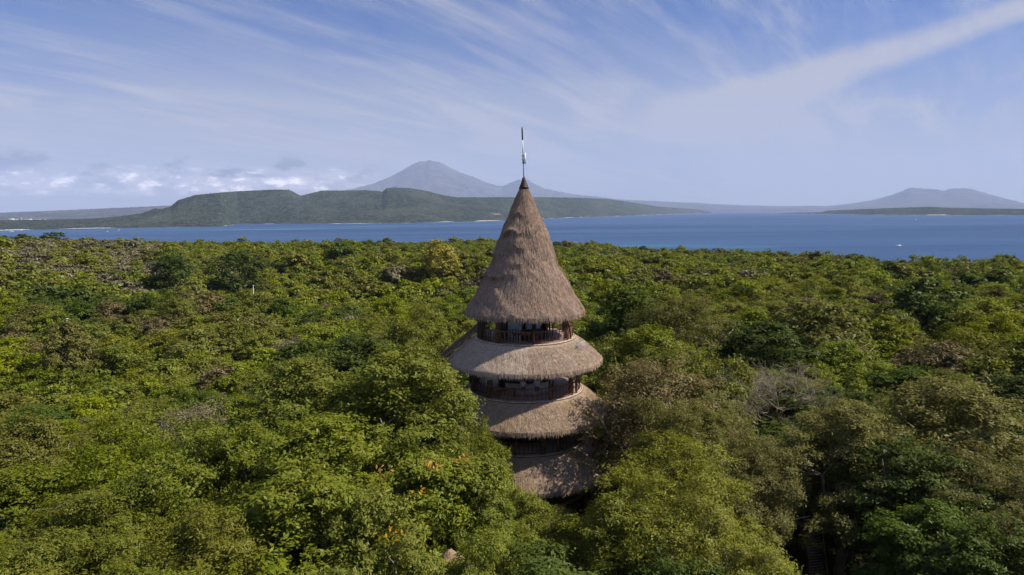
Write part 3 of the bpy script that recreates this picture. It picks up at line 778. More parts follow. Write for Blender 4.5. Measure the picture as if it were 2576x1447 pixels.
def thatch(name, prof, under, n_str, mt, parent, seed, bumps=(), L=.45, wd=.055, fringe=2600, a_rng=(-PI, PI), rag=.18, lump=.16):
    """thatch roof: thick turned body with layer ledges, plus loose straws lying down the slope and a ragged eave"""
    rs = np.random.default_rng(seed)
    P = np.array(prof, float)
    seg = np.hypot(*np.diff(P, axis=0).T); s_ = np.concatenate([[0], np.cumsum(seg)]); LT = s_[-1]
    def pr(s): return np.interp(s, s_, P[:, 0]), np.interp(s, s_, P[:, 1])
    def disp(a, s):
        r, z = pr(s)
        d = lump * fbm(a * r * .9 + 50, z * .8 + 9, seed, 4, .6) + .05 * fbm(a * 40 + 50, z * 1.5, seed + 3, 2)
        d = d * np.clip(r / 1.6, .25, 1)
        for (a0, aw, z0, amp, tail) in bumps:
            w_ = np.exp(-((np.angle(np.exp(1j * (a - a0)))) / aw) ** 2)
            zz = z0 + .9 * fbm(a * 4 + 3, a * 0 + z0, seed + 5, 3)
            d = d + amp * w_ * np.where(z > zz, np.exp(-(z - zz) / tail), -.35 * np.exp(-(zz - z) / .5))
        return d
    na, ns = 200, max(12, int(LT / .10))
    S_ = np.linspace(0, LT, ns); A_ = np.linspace(a_rng[0], a_rng[1], na, endpoint=False)
    SS, AA = np.meshgrid(S_, A_, indexing='ij'); r, z = pr(SS); d = disp(AA, SS)
    eave = .10 * fbm(A_ * 14 + 80, A_ * 0, seed + 8, 4)
    r = r + d; z = z + d * .25
    z[-1] += eave; z[-2] += eave * .6
    rows = [np.stack([r * np.cos(AA), r * np.sin(AA), z], -1)]
    for ru, zu in under:
        rows.append(np.stack([ru * np.cos(A_), ru * np.sin(A_), np.full_like(A_, zu) + (eave if (ru, zu) == under[0] else 0)], -1)[None])
    V = np.concatenate(rows, 0); nr = V.shape[0]; V = V.reshape(-1, 3)
    i, j = np.meshgrid(np.arange(nr - 1), np.arange(na), indexing='ij'); j2 = (j + 1) % na
    F = np.stack([i * na + j, (i + 1) * na + j, (i + 1) * na + j2, i * na + j2], -1).reshape(-1, 4)
    tint = list(np.full(len(V), .35))
    # straws
    cdf_s = np.linspace(0, LT, 400); wr = pr(cdf_s)[0]; cdf = np.cumsum(wr); cdf /= cdf[-1]
    s0 = np.interp(rs.random(n_str), cdf, cdf_s); a = rs.uniform(a_rng[0], a_rng[1], n_str)
    l = L * rs.uniform(.5, 1.4, n_str); s1 = s0 + l
    over = np.clip(s1 - LT, 0, 1)
    def pt(a, s, lift):
        r, z = pr(np.minimum(s, LT)); d = disp(a, np.minimum(s, LT)); sl = np.clip(s - LT, 0, 1)
        rr = r + d + lift; return rr, z + d * .25 + lift * .5 - sl * .9
    da = rs.normal(0, .10, n_str) * l / np.maximum(pr(s0)[0], .3)
    r0, z0 = pt(a, s0, 0.0); r1, z1 = pt(a + da, s1, rs.uniform(.006, .045, n_str))
    w2 = wd * rs.uniform(.5, 1.3, n_str) / 2
    c0 = np.stack([r0 * np.cos(a), r0 * np.sin(a), z0], -1); a1 = a + da; c1 = np.stack([r1 * np.cos(a1), r1 * np.sin(a1), z1], -1)
    tg = np.stack([-np.sin(a), np.cos(a), np.zeros(n_str)], -1)
    Q = np.stack([c0 - tg * w2[:, None], c0 + tg * w2[:, None], c1 + tg * w2[:, None] * .35, c1 - tg * w2[:, None] * .35], 1).reshape(-1, 3)
    ti = np.repeat(rs.beta(2, 2, n_str), 4)
    # ragged eave
    n2 = fringe; a = rs.uniform(a_rng[0], a_rng[1], n2); kz = rs.random(n2)
    re_, ze = P[-1]; ru, zu = under[0]
    r0 = re_ + (ru - re_) * kz + disp(a, np.full(n2, LT)) * .8; z0 = ze + (zu - ze) * kz + .06
    c0 = np.stack([r0 * np.cos(a), r0 * np.sin(a), z0], -1); out = np.stack([np.cos(a), np.sin(a), np.zeros(n2)], -1)
    tg = np.stack([-np.sin(a), np.cos(a), np.zeros(n2)], -1)
    ln = rag * rs.uniform(.4, 1.6, n2)[:, None]
    c1 = c0 + out * ln * rs.uniform(.0, .55, (n2, 1)) + tg * rs.normal(0, .12, (n2, 1)) * ln - np.array([0, 0, 1]) * ln
    w2 = (wd * rs.uniform(.5, 1.2, n2) / 2)[:, None]
    Q2 = np.stack([c0 - tg * w2, c0 + tg * w2, c1 + tg * w2 * .3, c1 - tg * w2 * .3], 1).reshape(-1, 3)
    ti2 = np.repeat(rs.beta(2, 3, n2) * .9, 4)
    nV = len(V); V = np.concatenate([V, Q, Q2]); nq = n_str + n2
    F = np.concatenate([F, nV + np.arange(4 * nq).reshape(nq, 4)])
    return link(name, mesh_np(name, V, F, (mt,), {'tint': np.concatenate([tint, ti, ti2])}), parent)

D_ = R_
roof = thatch('roof', [(.10, 30.75), (.20, 30.3), (.42, 29.8), (.72, 29.2), (1.08, 28.3), (1.48, 27.3), (1.98, 26.1), (2.46, 24.7), (2.92, 23.5), (3.55, 22.3), (4.22, 21.1), (4.86, 20.1), (5.12, 19.68)],
      [(5.02, 19.46), (4.55, 19.60), (3.9, 20.3), (2.6, 22.3), (.4, 28.0)], 30000, M['thatch'], tower, 41,
      bumps=((D_(-128), .50, 26.3, .34, .8), (D_(-148), .42, 22.8, .42, .55), (D_(-105), .35, 25.2, .14, .7), (D_(-165), .5, 24.5, .22, .9), (D_(-118), .28, 27.9, .16, .5), (D_(-95), .3, 23.9, .07, .5)), L=.50, lump=.42)
cap = MB(); cap.tube([(0, 0, 29.95), (0, 0, 30.15), (0, 0, 30.5), (.0, 0, 30.85), (.02, 0, 30.95)], [.44, .36, .22, .13, .10], 14)
for k in range(5): cap.arc(.10, .38 - .055 * k, 30.06 + .17 * k, 30.11 + .17 * k, 0, 2 * PI, 18)
cap.build('roof_cap', M['wood'], roof, True)
skirts = [((4.30, 17.30), (6.54, 15.60), M['thatch_pale'], 51), ((4.95, 12.80), (7.10, 11.15), M['thatch_old'], 52), ((5.3, 8.5), (7.9, 6.6), M['thatch_old'], 53)]
for (r0, z0), (r1, z1), mt, sd_ in skirts:
    pf = [(r0, z0 + .02), (r0 + .25, z0 - .03)]
    for k in range(1, 8):
        t = k / 7; pf.append((r0 + .25 + (r1 - r0 - .25) * t, z0 - .03 + (z1 - z0 + .03) * (t ** 1.14)))
    pf.append((r1 + .04, z1 - .10))
    o = thatch('roof', pf, [(r1 - .10, z1 - .22), (r1 - .5, z1 - .05), (r0 - .1, z0 - .45), (r0 - 1.2, z0 - .30)], 19000, mt, tower, sd_,
           bumps=((D_(-100), 1.0, (z0 + z1) / 2 + .25, .05, .5), (D_(-150), .7, (z0 + z1) / 2 + .1, .07, .4)), L=.42, fringe=4600, rag=.20)
    tag(o, 'sunlit thatched skirt roof below the balcony' if sd_ == 51 else 'weathered skirt roof dappled by tree shadows')
    # flashing where the skirt meets the deck
    f = MB(); f.arc(r0 - .05, r0 + .05, z0 - .10, z0 + .03, 0, 2 * PI, 72); f.build('flashing', M['trunkwood'], o)

FL = [(17.42, 4.22, 20.2), (12.92, 4.85, 16.9), (8.62, 5.2, 12.3), (4.3, 5.4, 8.0)]
for fi, (z, R, zt) in enumerate(FL):
    f = MB(); f.arc(.5, R, z - .16, z, 0, 2 * PI, 64); fl = f.build('deck', M['floor'], tower)
    e = MB(); e.arc(R + .002, R + .10, z - .07, z + .02, 0, 2 * PI, 96); e.build('deck_edge', M['bamboo'], fl)
    # columns
    cols_ = [(-125, .24), (-32, .20), (28, .17), (70, .17), (112, .17), (158, .17), (200, .17)] if fi < 2 else [(-130, .2), (-75, .2), (-25, .2), (30, .17), (90, .17), (150, .17)]
    if fi == 1: cols_ = [(-131, .24), (-36, .20), (24, .17), (70, .17), (112, .17), (158, .17), (196, .17)]
    for a, r in cols_:
        a = R_(a); c = MB(); x, y = (R - .28) * math.cos(a), (R - .28) * math.sin(a)
        c.tube([(x, y, z), (x + .03, y, (z + zt) / 2), (x, y, zt)], [r * 1.08, r * .95, r * .9], 12)
        co = c.build('column', M['trunkwood'], tower, True)
        if fi == 1 and abs(a - R_(-131)) < .01:
            s_ = MB(); s_.arc(.26, .30, z + 1.55, z + 2.05, R_(-150), R_(-30), 8)
            so = s_.build('notice_plate', M['cream'], co); so.location = (x, y, 0)
        if fi == 1 and abs(a - R_(-36)) < .01:
            s_ = MB(); s_.arc(.20, .235, z + 1.75, z + 2.2, 0, 2 * PI, 16)
            so = s_.build('notice_plate', M['white'], co); so.location = (x, y, 0)
    # beam ring under the eaves
    b = MB(); b.arc(R - .36, R - .20, zt - .75 if fi == 0 else z + 2.45, (zt - .60) if fi == 0 else z + 2.6, 0, 2 * PI, 48); b.build('ring_beam', M['wood'], tower)
    # balustrade, open front and right, with posts
    a0, a1 = R_(-134), R_(62)
    if fi == 1: a0 = R_(-138)
    if fi >= 2: a0 = R_(-170)
    rb = MB(); Rr = R - .12
    rb.arc(Rr - .045, Rr + .045, z + .98, z + 1.05, a0, a1, 60)
    rb.arc(Rr - .03, Rr + .03, z + .10, z + .15, a0, a1, 60)
    nb_ = int((a1 - a0) * Rr / .34)
    for k in range(nb_ + 1):
        a = a0 + (a1 - a0) * k / nb_
        rb.box((Rr * math.cos(a), Rr * math.sin(a), z + .565), (.02, .024, .415), a)
    ro = rb.build('railing', M['redwood'] if fi < 2 else M['wood'], tower)
    for a in ((-81, -32 + 9, 18) if fi == 0 else (-66, -27, 14) if fi == 1 else (-100, -60, -20)):
        a = R_(a); p = MB(); p.box((Rr * math.cos(a), Rr * math.sin(a), z + .55), (.075, .075, .55), a); p.build('rail_post', M['redwood'], ro)
    # dark stick screen round the back left
    sc = MB(); s0, s1 = (R_(-208), R_(-136)) if fi < 2 else (R_(-225), R_(-160)); ztop = min(zt - .8, z + 2.5)
    n_ = int((s1 - s0) * Rr / .20)
    for k in range(n_ + 1):
        a = s0 + (s1 - s0) * k / n_; rs_ = Rr - .03
        sc.box((rs_ * math.cos(a), rs_ * math.sin(a), (z + ztop) / 2), (.018, .035, (ztop - z) / 2), a)
    for zz in (z + .3, z + 1.0, ztop - .2): sc.arc(Rr - .10, Rr - .05, zz, zz + .06, s0, s1, 20)
    sc.build('stick_screen', M['wood'], tower)
    # core wall with windows and blinds
    wl = MB(); Rc = 2.35
    wl.arc(Rc - .08, Rc, z, z + .85, R_(-205), R_(-48), 30)
    wl.arc(Rc - .08, Rc, z + 1.95, min(zt, z + 2.7), R_(-205), R_(-48), 30)
    wl.arc(Rc - .08, Rc, z, min(zt, z + 2.7), R_(30), R_(130), 24)
    co = wl.build('core_wall', M['wood'], tower)
    angs = [(-150, -131), (-129, -112), (-110, -93), (-91, -74), (-72, -55)]
    for k, (p0, p1) in enumerate(angs):
        fr = MB(); a, b_ = R_(p0), R_(p1)
        fr.arc(Rc - .05, Rc + .03, z + .86, z + .93, a, b_, 5); fr.arc(Rc - .05, Rc + .03, z + 1.87, z + 1.94, a, b_, 5)
        fr.arc(Rc - .05, Rc + .03, z + .94, z + 1.86, a, a + .035, 1); fr.arc(Rc - .05, Rc + .03, z + .94, z + 1.86, b_ - .035, b_, 1)
        wi = fr.build('window', M['wood'], tower)
        g = MB(); g.arc(Rc - .03, Rc - .015, z + .945, z + 1.855, a + .037, b_ - .037, 4)
        g.build('blind' if k in (1, 2, 3, 4) and fi < 2 else 'pane', M['blind'] if k in (1, 2, 3, 4) and fi < 2 else M['pane'], wi)
    if fi == 0:   # the hanging blue-grey sheet and pale beam by the left column
        sh = MB(); sh.arc(3.05, 3.08, z + 1.02, z + 1.80, R_(-118), R_(-96), 8); tag(sh.build('blind', M['blind'], tower), 'wide blue-grey roll blind below a pale beam')
        bm = MB(); bm.arc(3.03, 3.10, z + 1.82, z + 1.92, R_(-118), R_(-96), 8); bm.build('beam', M['bamboo'], tower)
        sk = MB()
        for k in range(5): sk.arc(3.04, 3.07, z + .02, z + 1.0, R_(-118 + k * 4.4), R_(-118 + k * 4.4 + 2.6), 2)
        sk.build('slat_panel', M['blind'], tower)
    for a in (-150, -122, -96, -70, -44, -10, 25, 60, 100, 150):
        c = MB(); a = R_(a); c.box(((Rc + .06) * math.cos(a), (Rc + .06) * math.sin(a), (z + min(zt, z + 2.7)) / 2), (.05, .05, (min(zt, z + 2.7) - z) / 2), a); c.build('inner_post', M['wood'], tower)
c = MB(); c.tube([(0, 0, -.5), (0, 0, 10), (0, 0, 20.4)], [.62, .55, .45], 16); c.build('central_trunk', M['trunkwood'], tower, True)
for a in range(0, 360, 40):
    c = MB(); x, y = 5.2 * math.cos(R_(a)), 5.2 * math.sin(R_(a)); c.tube([(x, y, -.4), (x, y, 4.2)], [.24, .2], 10); c.build('column', M['trunkwood'], tower, True)

def thatch_slab(name, p0, p1, half, th_, parent, seed, mt):
    """sloping thatched cover between two points, straws down the slope"""
    rs = np.random.default_rng(seed); p0 = np.array(p0, float); p1 = np.array(p1, float); d = p1 - p0; Ld = np.linalg.norm(d); d /= Ld
    s_ = np.cross(d, (0, 0, 1)); s_ /= np.linalg.norm(s_); n = np.cross(s_, d); n = n if n[2] > 0 else -n
    V = []; F = []; nu, nv = 14, 8
    for k, o in ((0, 0), (1, -th_)):
        for i in range(nu):
            for j in range(nv):
                t = i / (nu - 1); q = j / (nv - 1) * 2 - 1
                V.append(p0 + d * Ld * t + s_ * half * q + n * (o - .22 * q * q + rs.normal(0, .02)))
    B0 = nu * nv
    for i in range(nu - 1):
        for j in range(nv - 1):
            a = i * nv + j; F.append((a, a + 1, a + nv + 1, a + nv)); F.append((B0 + a, B0 + a + nv, B0 + a + nv + 1, B0 + a + 1))
    rim = [j for j in range(nv)] + [i * nv + nv - 1 for i in range(1, nu)] + [(nu - 1) * nv + j for j in range(nv - 2, -1, -1)] + [i * nv for i in range(nu - 2, 0, -1)]
    for k in range(len(rim)): a, b = rim[k], rim[(k + 1) % len(rim)]; F.append((a, B0 + a, B0 + b, b))
    V = np.array(V); m = 2600; t = rs.random(m); q = rs.uniform(-1, 1, m); l = rs.uniform(.2, .55, m)
    c0 = p0 + d * (Ld * t)[:, None] + s_ * (half * q)[:, None] + n * (-.22 * q * q)[:, None]
    c1 = c0 + d * l[:, None] + n * rs.uniform(.01, .07, (m, 1)) + s_ * rs.normal(0, .04, (m, 1)); wv = s_ * .024
    Q = np.stack([c0 - wv, c0 + wv, c1 + wv * .4, c1 - wv * .4], 1).reshape(-1, 3)
    FF = np.concatenate([np.array(F), len(V) + np.arange(4 * m).reshape(m, 4)])
    return link(name, mesh_np(name, np.concatenate([V, Q]), FF, (mt,), {'tint': np.concatenate([np.full(len(V), .3), np.repeat(rs.beta(2, 2, m), 4)])}), parent)
thatch_slab('stair_roof', (-3.9, 2.4, 18.35), (-7.3, 2.6, 15.5), 1.0, .22, tower, 61, M['thatch_old'])
thatch_slab('stair_roof', (-5.2, 1.0, 14.6), (-8.3, 1.0, 12.3), 1.0, .22, tower, 62, M['thatch_old'])
for x, y, za, zb in ((-4.9, 2.0, 4, 17.2), (-6.8, 3.1, 4, 15.6), (-6.2, .4, 2, 13.6), (-7.8, 1.5, 0, 12.5)):
    c = MB(); c.tube([(x, y, za), (x, y, zb)], .10, 8); c.build('stair_post', M['wood'], tower)

# furniture in the shade of the balconies
def table_(loc, rz, label):
    t = empty('dining_table', loc, rz); b = MB(); b.box((0, 0, .74), (.75, .40, .02)); b.box((0, 0, .69), (.66, .32, .028)); b.build('tabletop', M['redwood'], t)
    for sx in (-.62, .62):
        for sy in (-.29, .29): l = MB(); l.tube([(sx, sy, 0), (sx * .98, sy * .98, .665)], [.028, .04], 8); l.build('leg', M['wood'], t)
    tag(t, label, 'table')
def chair_(loc, rz, label):
    t = empty('wooden_chair', loc, rz); b = MB(); b.box((0, 0, .44), (.21, .21, .022)); b.build('seat', M['redwood'], t)
    b = MB(); b.box((-.19, 0, .86), (.015, .20, .05)); b.box((-.19, 0, .70), (.015, .20, .03)); b.box((-.19, -.18, .68), (.018, .02, .215)); b.box((-.19, .18, .68), (.018, .02, .215)); b.build('backrest', M['redwood'], t)
    for sx in (-.18, .18):
        for sy in (-.18, .18): l = MB(); l.box((sx, sy, .208), (.02, .02, .208)); l.build('leg', M['redwood'], t)
    tag(t, label, 'chair', 'chairs on the tower balconies')
table_((TX - .4, TY - 3.25, 17.42), .05, 'dark wooden table behind the top balcony railing')
chair_((TX - 1.5, TY - 3.2, 17.42), 0, 'wooden chair on the top balcony, left end of the table')
chair_((TX + .7, TY - 3.3, 17.42), PI, 'wooden chair on the top balcony, right end of the table')
table_((TX - 1.6, TY - 3.6, 12.92), -.1, 'dark wooden table behind the middle balcony railing')
chair_((TX - 2.55, TY - 3.2, 12.92), .3, 'wooden chair on the middle balcony beside the left column')
chair_((TX + 2.2, TY - 3.2, 12.92), 2.2, 'wooden chair on the middle balcony, right of the two people')
cn_ = empty('bar_counter', (TX, TY, 12.92)); b = MB(); b.arc(2.75, 2.82, .02, 1.0, R_(-128), R_(-48), 20); b.build('front_panel', M['cream'], cn_)
b = MB(); b.arc(2.55, 2.95, 1.003, 1.05, R_(-130), R_(-46), 20); b.build('counter_top', M['wood'], cn_)
tag(cn_, 'curved cream-fronted bar counter behind the two people on the middle balcony', 'counter')

# antenna mast and grid antenna
am = empty('antenna_mast', (TX, TY, 30.7)); am.rotation_euler = (0, R_(-1.5), 0)
b = MB(); b.tube([(0, 0, 0), (0, 0, 1.30)], .035, 8); b.build('lower_pole', M['black'], am)
b = MB(); b.tube([(0, 0, 1.30), (0, 0, 1.7)], .055, 8); b.box((0, 0, 1.42), (.10, .03, .02)); b.box((.0, 0, 2.0), (.10, .03, .02)); b.tube([(0, 0, 1.7), (0, 0, 2.02)], .05, 8); b.build('bracket', M['black'], am)
b = MB(); b.tube([(0, 0, 2.0), (0, 0, 3.28)], .042, 10); b.build('white_pole', M['white'], am)
b = MB(); b.tube([(0, 0, 3.28), (0, 0, 4.2), (0, 0, 4.3), (0, 0, 4.38)], [.062, .062, .04, .012], 10); b.build('whip_antenna', M['black'], am)
b = MB(); b.box((.155, 0, 1.75), (.055, .05, .46)); b.box((.155, -.052, 1.75), (.045, .004, .44)); b.box((.085, 0, 1.62), (.025, .02, .03)); b.box((.085, 0, 1.9), (.025, .02, .03)); b.build('panel_antenna', M['white'], am)
b = MB(); b.box((-.035, -.03, 1.72), (.05, .05, .11)); b.build('junction_box', M['copper'], am)
tag(am, 'thin mast with black tip and white panel antenna on the tower apex', 'antenna')
ga = empty('grid_antenna', (TX + 4.35, TY - 2.75, 17.05), R_(-28)); ga.rotation_euler = (R_(4), 0, R_(-20))
b = MB()
for k in range(15):
    t = k / 14 * 2 - 1; pts = []
    for j in range(7):
        q = j / 6 * 2 - 1; pts.append((t * .50, .16 * (q * q * .5 + t * t) - .2, .30 * q + .1 * t))
    b.tube(pts, .012, 5)
for q in (-1, 0, 1): b.tube([(t * .5, .16 * (q * q * .5 + t * t) - .2, .30 * q + .1 * t) for t in (-1, -.6, -.3, 0, .3, .6, 1)], .016, 5)
b.build('grille', M['white'], ga)
b = MB(); b.tube([(0, -.2, 0), (0, -.46, .02)], .014, 6); b.box((0, -.47, .02), (.035, .03, .035)); b.build('feed', M['black'], ga)
b = MB(); b.tube([(0, -.2, 0), (-.2, .25, .1), (-.55, .45, .35)], .022, 6); b.build('arm', M['metal'], ga)
tag(ga, 'pale grey grid antenna fixed outside the right end of the top balcony', 'antenna')

# ---------------------------------------------------------------- people on the middle balcony
def skin_obj(name, chains, mt, parent, sub=2):
    V = []; E = []; Rd = []; ids = {}
    for ch in chains:
        prev = None
        for key, co, r in ch:
            if key in ids: i = ids[key]
            else: i = len(V); ids[key] = i; V.append(co); Rd.append(r)
            if prev is not None and (prev, i) not in E: E.append((prev, i))
            prev = i
    me = bpy.data.meshes.new(name); me.from_pydata(V, E, []); me.materials.append(mt)
    o = link(name, me, parent)
    md = o.modifiers.new('skin', 'SKIN'); md.use_smooth_shade = True
    for i, r in enumerate(Rd): me.skin_vertices[0].data[i].radius = (r, r)
    me.skin_vertices[0].data[0].use_root = True
    o.modifiers.new('sub', 'SUBSURF').levels = sub; o.modifiers['sub'].render_levels = sub
    return o
def person(loc, rz, hs, shirt, shorts, label, armL, armR, name='person'):
    p = empty(name, loc, rz); p.scale = (hs, hs, hs); p.rotation_euler = (0, 0, rz)
    pel = ('pel', (0, 0, .92), .125); ch = []
    ch.append([pel, ('w', (0, -.01, 1.08), .115), ('c', (0, -.01, 1.28), .135), ('n0', (0, 0, 1.42), .065), ('n', (0, -.005, 1.50), .050), ('h0', (0, -.02, 1.56), .075), ('h1', (0, -.02, 1.64), .092), ('h2', (0, -.01, 1.70), .070)])
    ch.append([('h0', 0, 0), ('jaw', (0, -.085, 1.545), .032)]); ch.append([('h1', 0, 0), ('nose', (0, -.125, 1.615), .012)])
    for s in (-1, 1):
        ch.append([('h1', 0, 0), ('ear%d' % s, (s * .088, 0, 1.62), .012)])
        ch.append([pel, ('hip%d' % s, (s * .09, 0, .86), .092), ('kn%d' % s, (s * .105, -.02, .48), .056), ('an%d' % s, (s * .11, .02, .09), .036), ('ft%d' % s, (s * .12, -.12, .035), .034)])
        el, ha = (armL if s < 0 else armR)
        hd = (Vector(ha) - Vector(el)).normalized(); sd2 = hd.cross(Vector((0, 1, .3))).normalized(); hp = Vector(ha) + hd * .075
        ch.append([('c', 0, 0), ('sh%d' % s, (s * .18, 0, 1.37), .055), ('el%d' % s, el, .038), ('wr%d' % s, ha, .025), ('pm%d' % s, tuple(hp), .030)])
        for k in range(4):
            b0 = hp + sd2 * (k - 1.5) * .02; ln = (.062, .075, .070, .055)[k]
            ch.append([('pm%d' % s, 0, 0), ('f%d%d' % (s, k), tuple(b0 + hd * .035), .0095), ('g%d%d' % (s, k), tuple(b0 + hd * (.035 + ln * .6) + Vector((0, -.006, -.008))), .0085), ('k%d%d' % (s, k), tuple(b0 + hd * (.02 + ln) + Vector((0, -.012, -.028))), .0075)])
        ch.append([('pm%d' % s, 0, 0), ('t%d' % s, tuple(hp - sd2 * .045 + hd * .01), .0105), ('u%d' % s, tuple(hp - sd2 * .058 + hd * .045), .009)])
    skin_obj('body', ch, M['skin'], p)
    sh = [[('w', (0, -.01, 1.0), .150), ('w2', (0, -.01, 1.12), .145), ('c', (0, -.01, 1.29), .155), ('n0', (0, 0, 1.40), .085)]]
    for s in (-1, 1):
        el = Vector(armL[0] if s < 0 else armR[0]); s0 = Vector((s * .18, 0, 1.37)); sh.append([('c', 0, 0), ('s%d' % s, tuple(s0), .075), ('e%d' % s, tuple(s0.lerp(el, .62)), .060)])
    skin_obj('shirt', sh, shirt, p)
    sr = [[('p', (0, 0, .95), .148), ('q', (0, 0, .99), .145)]]
    for s in (-1, 1): sr.append([('p', 0, 0), ('h%d' % s, (s * .095, 0, .84), .112), ('k%d' % s, (s * .108, -.012, .56), .088)])
    skin_obj('shorts', sr, shorts, p)
    b = MB()
    for i in range(5):
        pass
    skin_obj('hair', [[('a', (0, .03, 1.60), .078), ('b', (0, .015, 1.69), .090), ('c', (0, -.02, 1.735), .070)]], M['hair'], p)
    tag(p, label, 'person')
def plaid():
    m, t = mat('blue_white_plaid'); P = t.sep(t.new('ShaderNodeTexCoord').outputs['Object'])
    a = t.math('GREATER_THAN', t.math('SINE', t.math('MULTIPLY', P[0], 85)), .1); b = t.math('GREATER_THAN', t.math('SINE', t.math('MULTIPLY', P[2], 85)), .1)
    c = t.mix(t.math('MULTIPLY', t.math('ADD', a, b), .5), (.62, .66, .78), (.05, .10, .36))
    d = t.new('ShaderNodeBsdfDiffuse'); t.l.new(c, d.inputs[0]); finish(t, d.outputs[0]); return m
lil = surf('lilac_cloth', (.50, .44, .62), .9, .1, 5); dkb = surf('dark_blue_cloth', (.03, .05, .16), .9, .2, 5); dkm = surf('dark_maroon_cloth', (.10, .03, .05), .9, .2, 5)
person((TX + .85, TY - 3.75, 12.92), R_(12), 1.02, plaid(), dkb, 'person in a blue and white plaid shirt leaning on the middle balcony rail', ((-.30, -.12, 1.14), (-.22, -.36, 1.10)), ((.30, -.12, 1.14), (.20, -.38, 1.12)))
person((TX - .25, TY - 3.55, 12.92), R_(-20), .95, lil, dkb, 'person in a pale lilac top standing left of the plaid shirt', ((-.26, 0, 1.10), (-.27, -.10, .88)), ((.26, .02, 1.10), (.28, -.10, .88)))

# ---------------------------------------------------------------- bare tree, hut, walkway, track, poles
def bare_tree(base, top, spread, seed, label):
    rs = np.random.default_rng(seed); b = MB(); gz = float(ground(base[0], base[1])); H = top - gz
    e = empty('bare_tree', (base[0], base[1], gz)); tag(e, label, 'tree')
    t = MB(); t.tube([(0, 0, -.5), (.15, 0, H * .25), (.1, .1, H * .5)], [.30, .24, .19], 9); t.build('trunk', M['palebark'], e, True)
    def grow(p, d, L, r, lv):
        if lv == 0 or r < .004: return
        q = [p]; dd = d.copy()
        for k in range(3):
            dd = dd + rs.normal(0, .16, 3); dd[2] += .05; dd /= np.linalg.norm(dd); q.append(q[-1] + dd * L / 3)
        b.tube([tuple(a) for a in q], [r, r * .85, r * .7, r * .55], 5 if r > .02 else 4, False)
        n = 3 if lv > 1 else 2
        for k in range(n):
            f = rs.normal(0, .62, 3); nd = dd + f; nd[2] = abs(nd[2]) * .55 + .10 if rs.random() < .8 else nd[2]; nd /= np.linalg.norm(nd)
            grow(q[-1 - (k % 2)], nd, L * rs.uniform(.62, .84), r * .66, lv - 1)
    for k in range(8):
        a = 2 * PI * k / 8 + rs.uniform(-.3, .3); e_ = rs.uniform(.25, .9)
        grow(np.array([.1, .1, H * (.38 + .02 * k)]), np.array([math.cos(a), math.sin(a), e_]) / math.hypot(1, e_), spread * .42, .095, 6)
    b.build('branches', M['palebark'], e)
BX, BY = BARE.x, BARE.y
bare_tree((BX, BY), at(1920, 862, BY).z, 6.6, 3, 'large leafless tree with pale grey twigs spreading right of the tower')
b2_ = at(500, 1075, 56); bare_tree((b2_.x, b2_.y), at(500, 1035, 56).z, 2.9, 9, 'half-bare grey tree with pale forked limbs left of the tower')
b3_ = at(2275, 1000, 62); bare_tree((b3_.x, b3_.y), at(2275, 955, 62).z, 2.6, 14, 'small leafless tree with thin pale limbs near the right edge')

hut = empty('thatched_hut', (HUT.x, HUT.y, float(ground(HUT.x, HUT.y))))
hz = HUT.z - hut.location.z - .85
thatch('roof', [(.08, hz), (.5, hz - .45), (1.1, hz - .95), (1.9, hz - 1.55), (2.4, hz - 2.0)], [(2.3, hz - 2.2), (1.8, hz - 1.8), (.3, hz - .6)], 7000, M['thatch_old'], hut, 71, L=.4, fringe=1200)
for k in range(6):
    a = 2 * PI * k / 6; c = MB(); c.tube([(1.8 * math.cos(a), 1.8 * math.sin(a), -.3), (1.8 * math.cos(a), 1.8 * math.sin(a), hz - 1.75)], .09, 8); c.build('post', M['wood'], hut)
tag(hut, 'small thatched hut half hidden by leaves near the bottom of the photo', 'hut')

wk = empty('walkway', (0, 0, 0)); PTS = [at(2045 + 3 * k, 1330 + 28 * k, 49 - k * .8) for k in range(5)]
wk.location = (PTS[0].x, PTS[0].y, float(ground(PTS[0].x, PTS[0].y))); o_ = wk.location.copy()
side = Vector((1, .15, 0)).normalized()
f = MB(); PP = [p - o_ - Vector((0, 0, .3)) for p in PTS]; PP = [PP[0] + (PP[0] - PP[1]) * 1.2] + PP + [PP[-1] + (PP[-1] - PP[-2])]
for a, b_ in zip(PP, PP[1:]):
    for k in range(4):
        c_ = a.lerp(b_, k / 4); f.box(tuple(c_), (.62, .10, .025), .15)
f.build('tread_boards', M['floor'], wk)
for s_ in (-1, 1):
    h = MB(); pts = [tuple(p + side * .66 * s_ + Vector((0, 0, .95))) for p in PP]; h.tube(pts, .03, 6); pts2 = [tuple(p + side * .66 * s_ + Vector((0, 0, .5))) for p in PP]; h.tube(pts2, .02, 6)
    h.build('handrail', M['palebark'] if s_ > 0 else M['bark'], wk)
    for p in PP[::2]:
        q = p + side * .66 * s_; c = MB(); c.tube([(q.x, q.y, -.4), (q.x, q.y, q.z + 1.0)], .045, 6); c.build('post', M['wood'], wk)
tag(wk, 'raised wooden walkway with pale handrail in the dark gap at lower right', 'walkway')
